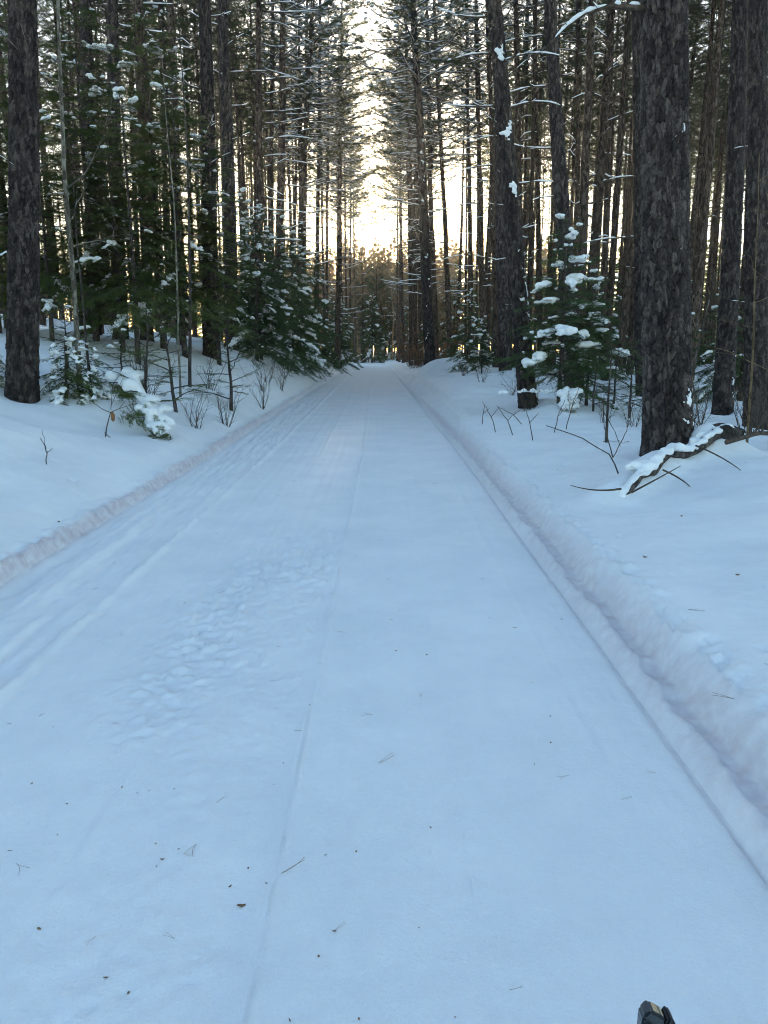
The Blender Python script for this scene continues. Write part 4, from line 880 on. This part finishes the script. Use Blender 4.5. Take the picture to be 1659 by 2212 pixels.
for i, (x, y, s_) in enumerate(shr): shrub(x, y, s_, i + 3, 'bare twiggy brush poking out of the snow on the right bank', 'twiggy brush on the right bank')
for i, (x, y, s_) in enumerate([(2.7, 39, 1.2), (2.5, 42, 1.3), (2.9, 45, 1.3), (2.2, 50, 1.2), (2.6, 54, 1.3)]): shrub(x, y, s_, i, 'young tree holding pale brown dead leaves beside the branchy trailside pine', 'leafy brush down the right trail edge', True, 'leafy_shrub')
for i in range(34):
    sd = -1 if i % 2 else 1; y = rr.uniform(45, 88); x = float(drift(y)) + (sd * rr.uniform(2.2, 6) + (-.9 if sd < 0 else 0))
    shrub(x, y, rr.uniform(1.6, 2.8), i, 'distant tangle of warm brown brush lining the far trail', 'brush lining the far trail', i % 4 == 0)

def sticks(name, x, y, segs, label, m='twig', cat='twig', group=None):
    """segs: list of (points relative to the foot, r0, r1)"""
    g = Geo(); r = np.random.default_rng(int(abs(x * 97 + y * 13)))
    for pts, r0, r1 in segs:
        pts = np.array(pts, float); t = np.linspace(0, len(pts) - 1, 9); Q = np.stack([np.interp(t, np.arange(len(pts)), pts[:, e]) for e in range(3)], 1); Q[1:-1] += r.normal(size=(7, 3)) * .006
        g.add(*tube(Q, np.linspace(r0, r1, 9), 6))
    return tag(obj(name, g.mesh(name, [M[m]]), None, (x, y, hz(x, y))), label, cat, group)
sticks('twig', 2.36, 7.55, [([(0, 0, -.1), (-.1, 0, .15), (-.45, 0, .36), (-.75, .1, .45)], .008, .004), ([(-.1, 0, .15), (-.2, 0, .45), (-.22, 0, .75)], .006, .003), ([(-.1, 0, .14), (0, 0, .38), (.05, 0, .52)], .005, .003), ([(-.2, .02, .3), (.06, .02, .3)], .003, .002), ([(-.2, .1, .62), (-.08, .1, .42), (0, .1, .24)], .004, .003), ([(-.2, .1, .6), (-.38, .1, .76)], .003, .002)], 'forked bare twig standing in snow left of the largest trunk')
for i, (x, y, dx, dz) in enumerate([(1.85, 12.6, -.25, .5), (2.05, 12.0, -.3, .45), (2.2, 11.3, -.15, .5), (2.6, 11.8, .15, .5), (2.9, 12.3, .2, .7), (1.8, 14.2, .05, .35), (3.6, 10.6, -.05, .8), (2.45, 13.4, -.5, .3)]):
    sticks('twig', x, y, [([(0, 0, -.08), (dx * .4, 0, dz * .5), (dx * .75, .02, dz * .8), (dx, 0, dz)], .008, .003), ([(dx * .4, 0, dz * .5), (dx * .4 + .12, .02, dz * .8)], .005, .003)], 'short dead stick jutting from the snow before the leaning bare pine', group='dead sticks on the right bank')
sticks('twig', -1.0 - 2.55, 8.0, [([(0, 0, -.05), (.02, 0, .16), (-.03, 0, .28)], .006, .003), ([(.02, 0, .12), (.09, 0, .17)], .004, .002), ([(.02, 0, .16), (-.0, 0, .36)], .003, .002)], 'tiny forked twig on the bare slope of the left bank')
sticks('twig', -4.95, 9.3, [([(0, 0, -.05), (-.2, 0, .3), (-.6, .1, .45)], .006, .003), ([(-.2, 0, .3), (-.05, 0, .1)], .004, .002)], 'thin curved twig at the left picture edge below the thick trunk')
lt = thing('leafy_twig', 'forked twig carrying one hanging orange-brown leaf on left bank', 'twig', (-3.78, 10.4, hz(-3.78, 10.4)))
g = Geo()
for pts, a_, b_ in [([(0, 0, -.05), (.03, 0, .12), (.10, 0, .33)], .010, .006), ([(.10, 0, .33), (0, 0, .37), (-.12, 0, .46)], .006, .003), ([(.10, 0, .33), (.22, 0, .38), (.38, 0, .43)], .006, .003), ([(.22, 0, .38), (.34, 0, .52)], .004, .002), ([(.10, .02, .36), (.15, .02, .7), (.24, .02, .82)], .004, .002), ([(.1, .02, .4), (.3, .02, .8)], .004, .002), ([(0, 0, .06), (.08, 0, -.02)], .006, .003)]:
    g.add(*tube(np.array(pts), np.linspace(a_, b_, len(pts)), 6))
obj('stem', g.mesh('stem', [M['twig']]), lt)
u = np.linspace(0, 1, 9); wv = .022 * np.sin(u * math.pi) ** .5 * (1 + .3 * np.sin(u * 19)) + .003
V = np.concatenate([np.stack([.12 + sg * wv + .02 * u, -.012 + .02 * np.sin(u * 5) + abs(sg) * .012 * (1 if sg > 0 else -1), .34 - .13 * u], 1) for sg in (-1, 0, 1)])
F = [[a * 9 + i, a * 9 + i + 1, (a + 1) * 9 + i + 1] for a in (0, 1) for i in range(8)] + [[a * 9 + i, (a + 1) * 9 + i + 1, (a + 1) * 9 + i] for a in (0, 1) for i in range(8)]
obj('leaf', make_mesh('leaf', V, np.array(F), [M['dryleaf']]), lt)

# fallen wood and a dark blob for a hollow's shade, by the largest trunk
r = np.random.default_rng(4)
fl = thing('fallen_log', 'crooked fallen limb under a ridge of snow before the largest trunk', 'log', (2.05, 6.6, hz(2.05, 6.6)))
base = np.array([2.05, 6.6, hz(2.05, 6.6)])
XY = np.array([(2.02, 6.55), (2.18, 6.72), (2.35, 6.95), (2.55, 7.2), (2.72, 7.5), (2.92, 7.78), (3.12, 7.98), (3.35, 8.2), (3.6, 8.35), (3.85, 8.55)])
lift = np.array([-.06, .02, .06, .04, .07, .06, .03, .06, .07, -.02]); Zs = np.array([hz(a, b) for a, b in XY]) + lift
LP = np.column_stack([XY, Zs]) - base; t = np.linspace(0, 9, 40); LP = np.stack([np.interp(t, np.arange(10), LP[:, e]) for e in range(3)], 1); LP[:, 2] += .02 * fbm(t * 1.1, t * 0 + 2, 19, 2)
obj('limb', make_mesh('limb', *tube(LP, .034 + .016 * fbm(t * 1.5, t * 0, 3, 2) + .012 * np.linspace(0, 1, 40), 10), [M['bark_dark']]), fl)
g = Geo(); V, T = ribbon(LP, .03 + .05 * (fbm(t * 1.3, t * 0, 8, 2) + .25), (.035 + .04 * fbm(t * 1.7, t * 0 + 4, 8, 2)) * np.clip(np.minimum(t + .2, 9.3 - t), .2, 1), 12, .045); g.add(V, T)
for e in range(26):
    c_ = LP[int(r.integers(1, 39))]; k_ = .02 + .03 * r.random(); V, T = blob(c_ + [r.normal() * .04, r.normal() * .04 + .02, .055 + .02 * r.random()], (k_ * 1.5, k_ * 1.3, k_), e, 2, .2); g.add(V, T)
obj('snow', fuse(g.mesh('snow', [M['snow']]), .018, .4, 3), fl)['kind'] = 'stuff'
for pts in ([(.1, -.02, -.02), (.3, -.1, .12), (.5, -.05, .22)], [(.55, .5, .1), (.75, .42, .02), (.82, .35, -.1)], [(1.1, 1.15, .25), (1.35, 1.0, .15), (1.5, .85, 0)], [(0, -.05, .02), (-.25, -.15, 0), (-.45, -.1, .06)]):
    pts = np.array(pts); pts[:, 2] += .05; u = np.linspace(0, 1, 9)[:, None]; Q = pts[0] * (1 - u) ** 2 + 2 * u * (1 - u) * pts[1] + u ** 2 * pts[2]; obj('twig', make_mesh('twig', *tube(Q, np.linspace(.010, .003, 9), 6), [M['twig']]), fl)
hollow_shade = blob((3.8, 8.5, hz(3.8, 8.5) - .02), (.20, .12, .10), 3, 2, .3)  # dark shape added for the black shade inside the hollow
tag(obj('hollow_shade', make_mesh('hollow_shade', *hollow_shade, [M['bark_dark']])), 'dark blob painting the shade in the hollow right of the largest trunk', 'hollow_shade')
fb = thing('fallen_branch', 'long bare branch lying over the snow mound right of largest trunk', 'branch', (3.62, 8.1, hz(3.62, 8.1)))
o3 = np.array([3.62, 8.1, hz(3.62, 8.1)]); BP = np.array([(3.62, 8.12, hz(3.62, 8.12) + .16), (4.0, 8.2, hz(4.0, 8.2) + .24), (4.4, 8.35, hz(4.4, 8.35) + .24), (4.9, 8.5, hz(4.9, 8.5) + .24), (5.5, 8.7, hz(5.5, 8.7) + .2)]) - o3
t = np.linspace(0, 4, 20); BP = np.stack([np.interp(t, np.arange(5), BP[:, e]) for e in range(3)], 1)
obj('limb', make_mesh('limb', *tube(BP, np.linspace(.026, .014, 20), 8), [M['twig']]), fb)
g = Geo()
for i, (dx, dz) in enumerate([(.2, .3), (-.12, .28), (.25, -.2), (.3, .22), (-.05, -.22)]):
    p = BP[4 + i * 3]; g.add(*tube(np.array([p, p + [dx * .5, .02, dz * .55], p + [dx, .03, dz]]), [.009, .007, .004], 5))
obj('twigs', g.mesh('twigs', [M['twig']]), fb)
g = Geo(); V, T = ribbon(BP[12:19], .05 * np.array([.3, 1, 1.2, 1.1, 1, .9, .3]), .06 * np.array([.3, 1, 1.2, 1, 1.1, .9, .3]), 8, .03); g.add(V, T); obj('snow', g.mesh('snow', [M['snow']]), fb)

# snow clots on trunks
q = random.Random(3)
def trunk_snow(label_part, D, H, spots, lvl=2):
    t = next(o for o in C.objects if o.get('label', '').startswith(label_part)); g = Geo()
    for i, (h0_, az0, s0_, st) in enumerate(spots):
      for e in range(2 + int(s0_ * 110)):
        s_ = s0_ * (q.uniform(.22, .5) if e else .42); h = h0_ + (q.gauss(0, .45) * s0_ * st if e else 0)
        rad = float(trunk_r(D, np.array([h]), H)[0]); a = R(az0) + (q.gauss(0, .45) * s0_ / rad if e else 0); V, T = blob((0, 0, 0), (s_ * .42, s_ * .8, s_ * .7), i * 5 + e, lvl, .4)
        V = np.stack([V[:, 0] * math.cos(a) - V[:, 1] * math.sin(a) + math.cos(a) * (rad + .005), V[:, 0] * math.sin(a) + V[:, 1] * math.cos(a) + math.sin(a) * (rad + .005), V[:, 2] + h], 1); g.add(V, T)
    obj('snow', fuse(g.mesh('snow', [M['snow']]), .014, .45, 7), t)['kind'] = 'stuff'
trunk_snow('largest pine', .5, 21, [(.3 + .55 * q.random() ** 1.5, -60 + 65 * q.random(), .03 + .045 * q.random(), .8) for i in range(22)] + [(3.45, -35, .07, 1.3)] + [(1.2 + .6 * q.random(), -25 + 25 * q.random(), .03, 1.6) for i in range(7)])
trunk_snow('leaning bare', .4, 20, [(3.2 * q.random(), -35 + 45 * q.random(), .03 + .045 * q.random(), 1.4) for i in range(60)] + [(7.3, -60, .13, 1.6), (5.75, -80, .10, 1.5), (5.9, -45, .11, 1.3), (4.75, -60, .10, 1.2), (4.6, -50, .08, 1.3), (2.4, -80, .07, 1), (3.4, -70, .05, 1.2)])
trunk_snow('thick pine rising behind', .44, 20, [(8.1 - i * 1.0, -95 + 12 * math.sin(i * 2), .05 + .03 * q.random(), 1.6) for i in range(7)])
trunk_snow('thick pine with snow-streaked', .44, 20, [(2.4 * q.random(), -50 + 60 * q.random(), .04 + .05 * q.random(), 1.4) for i in range(26)])
trunk_snow('tall branchy pine', .5, 21, [(1 + 9 * q.random(), -130 + 100 * q.random(), .05 + .04 * q.random(), 1.1) for i in range(14)])

# snow-smothered shrub, stump and bent bough
def snow_heap(name, x, y, parts, label, cat, green=0, seed=0):
    t = thing(name, label, cat, (x, y, hz(x, y))); g = Geo(); r = np.random.default_rng(seed)
    for i, (dx, dy, dz, s_) in enumerate(parts):
        V, T = blob((dx, dy, dz), (s_ * 1.1, s_, s_ * .72), i + seed, 2, .22, r.random() * 6); g.add(V, T)
    obj('snow', fuse(g.mesh('snow', [M['snow']]), .018, .45, seed), t)['kind'] = 'stuff'
    o = obj('twigs', SHR[seed % 4], t, (0, 0, -.1), (0, 0, seed), .9)
    if green: c = obj('foliage', CON['small'][0], t, (0, 0, -.15), (0, 0, seed), green)
    return t
r = np.random.default_rng(6)
con('laden', 'snowy_fir', -5.02, 12.25, .85, 30, 'small fir smothered in heavy snow beside the far left trunk')
con('laden', 'snowy_fir', -4.72, 12.45, .8, 150, 'lower snow-smothered fir right of the one beside far left trunk')
con('laden', 'snowy_fir', -6.4, 12.3, 1.0, 220, 'snow-smothered fir cut by the left edge behind the trunk')
snow_heap('snowy_stump', 3.62, 15.0, [(r.normal() * .10, r.normal() * .08, .08 + .36 * r.random(), .05 + .06 * r.random()) for i in range(26)], 'stump under a lumpy snow cap below the snow-pad fir', 'stump', .35, 4)
snow_heap('snowy_shrub', 2.95, 15.6, [(r.normal() * .24, r.normal() * .06, .34 + .05 * r.random(), .025 + .035 * r.random()) for i in range(14)], 'low snow-capped twigs at the foot of the leaning bare pine', 'shrub', .3, 5)
bb = thing('bent_bough', 'fir bough bent to the ground under a long snow load, left bank', 'bough', (-3.72, 11.7, hz(-3.72, 11.7)))
o3 = np.array([-3.72, 11.7, hz(-3.72, 11.7)]); ends = [(-4.25, 12.6, .12), (-4.05, 12.35, .48), (-3.85, 12.05, .50), (-3.62, 11.75, .36), (-3.42, 11.5, .18), (-3.3, 11.32, .04)]
Q = np.array([(a, b, hz(a, b) + c) for a, b, c in ends]) - o3; t = np.linspace(0, 5, 26); Q = np.stack([np.interp(t, np.arange(6), Q[:, e]) for e in range(3)], 1)
obj('limb', make_mesh('limb', *tube(Q, np.linspace(.022, .008, 26), 6), [M['bark_dark']]), bb)
g = Geo(); e_ = np.clip(np.minimum(t + .15, 5.15 - t), .1, 1) ** .6; V, T = ribbon(Q, (.10 + .08 * fbm(t * 1.6, t * 0, 5, 2)) * e_, (.065 + .05 * fbm(t * 1.8, t * 0 + 3, 5, 2)) * e_, 12, .02); g.add(V, T)
for e in range(26):
    c_ = Q[int(r.integers(2, 25))]; k_ = .05 + .05 * r.random(); V, T = blob(c_ + [r.normal() * .09, r.normal() * .07, .03], (k_ * 1.4, k_ * 1.2, k_), e, 2, .22); g.add(V, T)
obj('snow', fuse(g.mesh('snow', [M['snow']]), .018, .4, 3), bb)['kind'] = 'stuff'
for i, j in enumerate((2, 5, 8, 11, 14, 17, 20, 22, 24)):
    obj('foliage', CON['small'][0], bb, tuple(Q[j] + [-.05, -.03, -.05]), (R(100 + 25 * math.sin(i * 2)), 0, i * 1.1 + .4), .27)

# ------------------------------------------------------------------ litter on the snow
def needle_mesh(k):
    r = np.random.default_rng(1500 + k); g = Geo(); a0 = r.random() * 6.28; spread = [.05, .25, .12, .4][k % 4]
    for s_ in (0, spread):
        a = a0 + s_; c_ = .04 * r.normal(); u = np.linspace(0, 1, 6); L = .10 + .03 * r.random()
        Q = np.stack([np.cos(a) * L * u - np.sin(a) * c_ * u ** 2 * L * 6, np.sin(a) * L * u + np.cos(a) * c_ * u ** 2 * L * 6, .004 + .012 * u * r.random()], 1); g.add(*tube(Q, .0011, 4))
    return g.mesh('needle_pair', [M['litter']])
def flake_mesh(k):
    r = np.random.default_rng(1600 + k); V, F = ICO[1]; W = V * np.array([.016 + .012 * r.random(), .007 + .004 * r.random(), .004]); W = W + r.normal(size=W.shape) * .0018; W[:, 2] += .003 + np.abs(W[:, 0]) * .35
    return make_mesh('bark_flake', W, F, [M['litter']], smooth=False)
M['litter'] = mat_twig('needle_litter', (0.22, 0.14, 0.085))
NM = [needle_mesh(k) for k in range(6)]; FM = [flake_mesh(k) for k in range(6)]
def litter(kind, x, y, spin, s_, label, group=None):
    name = 'pine_needles' if kind == 'n' else 'bark_flake'
    z = float(height(np.array([x]), np.array([y]))[0])
    tag(obj(name, (NM if kind == 'n' else FM)[spin % 6], None, (x, y, z + .001), (0, 0, R(spin * 47)), s_), label, 'litter', group)

LIT = [('f',-1.14,2.49),('f',-0.91,2.56),('n',-1.17,2.16),('f',-0.72,2.15),('f',-0.71,2.18),('f',-0.47,2.06),('f',-0.43,2.15),('f',-0.36,2.07),('f',-0.19,2.21),('n',-0.14,1.87),('f',-1.44,3.08),('n',-0.58,1.84),('n',-0.80,1.85),('f',-0.65,1.66),('f',-0.23,1.58),('n',-0.65,2.21),('n',-0.62,2.26),('f',-1.33,2.63),('n',-1.15,3.09),('n',-0.58,2.53),('f',-0.78,2.58),('f',-0.40,2.78),('n',-0.05,3.18),('f',-0.72,1.70),('n',0.17,3.37),('f',-0.34,3.27),('n',-0.28,4.21),('n',1.05,2.70),('n',-1.49,4.13),('n',-2.25,4.76),('f',-1.91,6.38),('n',-2.08,5.70),('f',-2.13,9.20),('f',-2.01,7.46),('n',-1.12,4.96),('n',-0.53,3.55),('f',-0.33,3.72),('n',0.32,1.67),('f',-0.14,1.87),('n',0.86,2.51),('n',-0.04,6.42),('f',0.16,2.36),('n',0.71,2.68)]
for i, (k, x, y) in enumerate(LIT):
    if k == 'n': litter('n', x, y, i, rr.uniform(.3, .5), 'thin brown pine needle pair lying on the groomed trail', 'needle pairs on the groomed trail')
    else: litter('f', x, y, i, rr.uniform(.16, .28), 'tiny dark brown bark flake lying on the groomed trail', 'bark flakes on the groomed trail')
for i, (k, x, y) in enumerate([('n', 1.56, 3.09), ('n', 1.67, 3.17), ('n', 1.43, 2.91), ('f', 2.08, 4.35), ('f', 2.28, 5.76), ('f', 1.72, 4.9), ('n', 1.62, 3.9)]):
    litter(k, x, y, i + 9, .7, ('dark pine needle pair on the loose snow of the right bank' if k == 'n' else 'dark bark flake on the loose snow of the right bank'), ('needle pairs on the right bank' if k == 'n' else 'bark flakes on the right bank'))
litter('f', -2.85, 6.58, 3, .9, 'dark bark flake alone on the left bank slope')
litter('n', -0.32, 2.11, 7, .8, 'longest pine needle, standing across the thin raised trail seam')
litter('f', -0.42, 1.98, 4, .5, 'curled brown leaf scrap, biggest litter piece on the near trail')
litter('n', -0.02, 2.76, 9, .75, 'pale spread pine needle pair right of the thin trail seam')
g = Geo(); r = np.random.default_rng(31)
n = 220; ys = 1.5 + 20 * r.random(n) ** 2.2; xs = np.where(r.random(n) < .72, r.uniform(-2.6, 1.1, n), np.where(r.random(n) < .5, r.uniform(-5, -2.7, n), r.uniform(1.3, 4.5, n)))
zs = height(xs, ys)
for i in range(n):
    s_ = .0018 + .0028 * r.random() ** 2
    if r.random() < .3:
        a = r.random() * 6.28; L = .012 + .03 * r.random(); g.add(*tube(np.array([[xs[i], ys[i], zs[i] + .001], [xs[i] + math.cos(a) * L, ys[i] + math.sin(a) * L, zs[i] + .004]]), .0011, 3))
    else: g.add(*blob((xs[i], ys[i], zs[i] + s_ * .4), (s_ * 1.5, s_, s_ * .8), i, 0, .4, r.random() * 6))
o = obj('litter', g.mesh('litter', [M['litter']])); o['kind'] = 'stuff'; o['label'] = 'fine needle bits and bark specks strewn over the snow'; o['category'] = 'litter'

# ------------------------------------------------------------------ pole with a glossy grip, standing at the bottom edge
def plastic(name, c, rough):
    m, n, b = mat(name); tc = N(n, 'ShaderNodeTexCoord'); t = N(n, 'ShaderNodeTexNoise', Scale=60.0, Detail=3.0); n.links.new(tc.outputs['Object'], t.inputs['Vector'])
    cr = ramp(n, [(0.3, tuple(x * .8 for x in c)), (0.7, c)]); n.links.new(t.outputs[0], cr.inputs[0]); n.links.new(cr.outputs[0], b.inputs['Base Color'])
    mr = N(n, 'ShaderNodeMapRange'); mr.inputs['To Min'].default_value = rough * .8; mr.inputs['To Max'].default_value = rough * 1.3; n.links.new(t.outputs[0], mr.inputs[0]); n.links.new(mr.outputs[0], b.inputs['Roughness'])
    return m
M['black'] = plastic('black_plastic', (0.012, 0.013, 0.016), .28); M['gloss'] = plastic('smoky_plastic', (0.035, 0.042, 0.05), .18); M['red'] = plastic('red_plastic', (0.25, 0.012, 0.02), .35)
px, py, pz = 0.266, 0.632, 0.9645
t = thing('pole', 'glossy black pointed grip top poking into the bottom edge of the frame', 'pole', (px, py, hz(px, py)))
zb = pz - hz(px, py)
def prism(name, prof, y0, y1, m, bev=.0012):
    """outline in x-z, extruded in y, edges bevelled"""
    import bmesh
    bm = bmesh.new(); vs = [bm.verts.new((x, y0, z)) for x, z in prof]; f = bm.faces.new(vs); e = bmesh.ops.extrude_face_region(bm, geom=[f])
    for v in e['geom']:
        if isinstance(v, bmesh.types.BMVert): v.co.y = y1
    bmesh.ops.recalc_face_normals(bm, faces=bm.faces); bmesh.ops.bevel(bm, geom=list(bm.edges), offset=bev, segments=2, affect='EDGES')
    me = bpy.data.meshes.new(name); bm.to_mesh(me); bm.free(); me.materials.append(M[m]); return me
sc = .001
def pf(L): return [(x * sc, z * sc) for x, z in L]
obj('hood', prism('hood', pf([(-15, -30), (-15.2, -4), (-14.5, 2), (-10, 8.5), (-6.5, 9.2), (4, 3), (8, 0), (8, -30)]), -.004, .012, 'gloss', .0025), t, (0, 0, zb))
obj('cheek', prism('cheek', pf([(-14.2, -30), (-14.6, -6), (-12.5, -1.5), (-9.5, -2), (-4, -8), (2, -14), (4, -30)]), -.009, -.0045, 'black', .0015), t, (0, 0, zb))
obj('fin', prism('fin', pf([(5.5, -30), (5.6, -8), (9.5, 2.2), (13, 2.2), (18, -6), (19.8, -16), (20, -30)]), -.006, .012, 'black', .002), t, (0, 0, zb))
obj('trim', prism('trim', pf([(-3, -13), (2, -12.5), (4.5, -15), (4, -26), (-3, -26)]), -.0122, -.0098, 'red', .0008), t, (0, 0, zb))
V, T = tube(np.array([[0, 0, zb - .12], [0, 0, zb - .02]]), [.014, .016], 16); obj('grip', make_mesh('grip', V, T, [M['black']]), t)
V, T = tube(np.array([[0, 0, -.15], [0, 0, zb - .1]]), [.007, .009], 12); obj('shaft', make_mesh('shaft', V, T, [M['gloss']]), t)

# things of a kind that stand apart are told apart by their order
def relabel(group, tmpl, key):
    L_ = sorted((o for o in C.objects if o.get('group') == group), key=key)
    for i, o in enumerate(L_): o['label'] = tmpl.format(ORD[i])
by_u = lambda o: u_of(o, 0.5)
by_d = lambda o: o.location.y
relabel('twiggy brush on the left bank', 'bare twiggy brush on the left bank, {} nearest to the camera', by_d)
relabel('twiggy brush on the right bank', 'bare twiggy brush on the right bank, {} from the trail', by_u)
relabel('bare trees at the trail end', 'bare leafless tree beyond the trail end, {} from the left', by_u)
relabel('brush lining the far trail', 'warm brown brush lining the far trail, {} nearest of its kind', by_d)
relabel('wispy fir seedlings right of the snow-pad fir', 'wispy fir seedling left of the largest trunk, {} from the left', by_u)
relabel('leafy brush down the right trail edge', 'young tree with pale dead leaves on right trail edge, {} nearest', by_d)
relabel('dead sticks on the right bank', 'short dead stick jutting from the right bank snow, {} from the left', by_u)

# ------------------------------------------------------------------ thin winter air
hm = bpy.data.materials.new('haze_air'); hm.use_nodes = True; hn = hm.node_tree; hn.nodes.clear()
ho = hn.nodes.new('ShaderNodeOutputMaterial'); hv = hn.nodes.new('ShaderNodeVolumePrincipled'); hv.inputs['Density'].default_value = 0.0003; hv.inputs['Anisotropy'].default_value = 0.6; hv.inputs['Color'].default_value = (0.95, 0.97, 1, 1)
hn.links.new(hv.outputs[0], ho.inputs['Volume'])
V = np.array([(x, y, z) for x in (-150, 150) for y in (-40, 1150) for z in (-6, 33)], float)
F = np.array([[0, 1, 3, 2], [4, 6, 7, 5], [0, 4, 5, 1], [2, 3, 7, 6], [0, 2, 6, 4], [1, 5, 7, 3]])
o = obj('haze', make_mesh('haze', V, F, [hm], smooth=False)); o['kind'] = 'stuff'; o['label'] = 'thin cold haze glowing towards the low sun'; o['category'] = 'haze'
print('objs', len(bpy.data.objects))
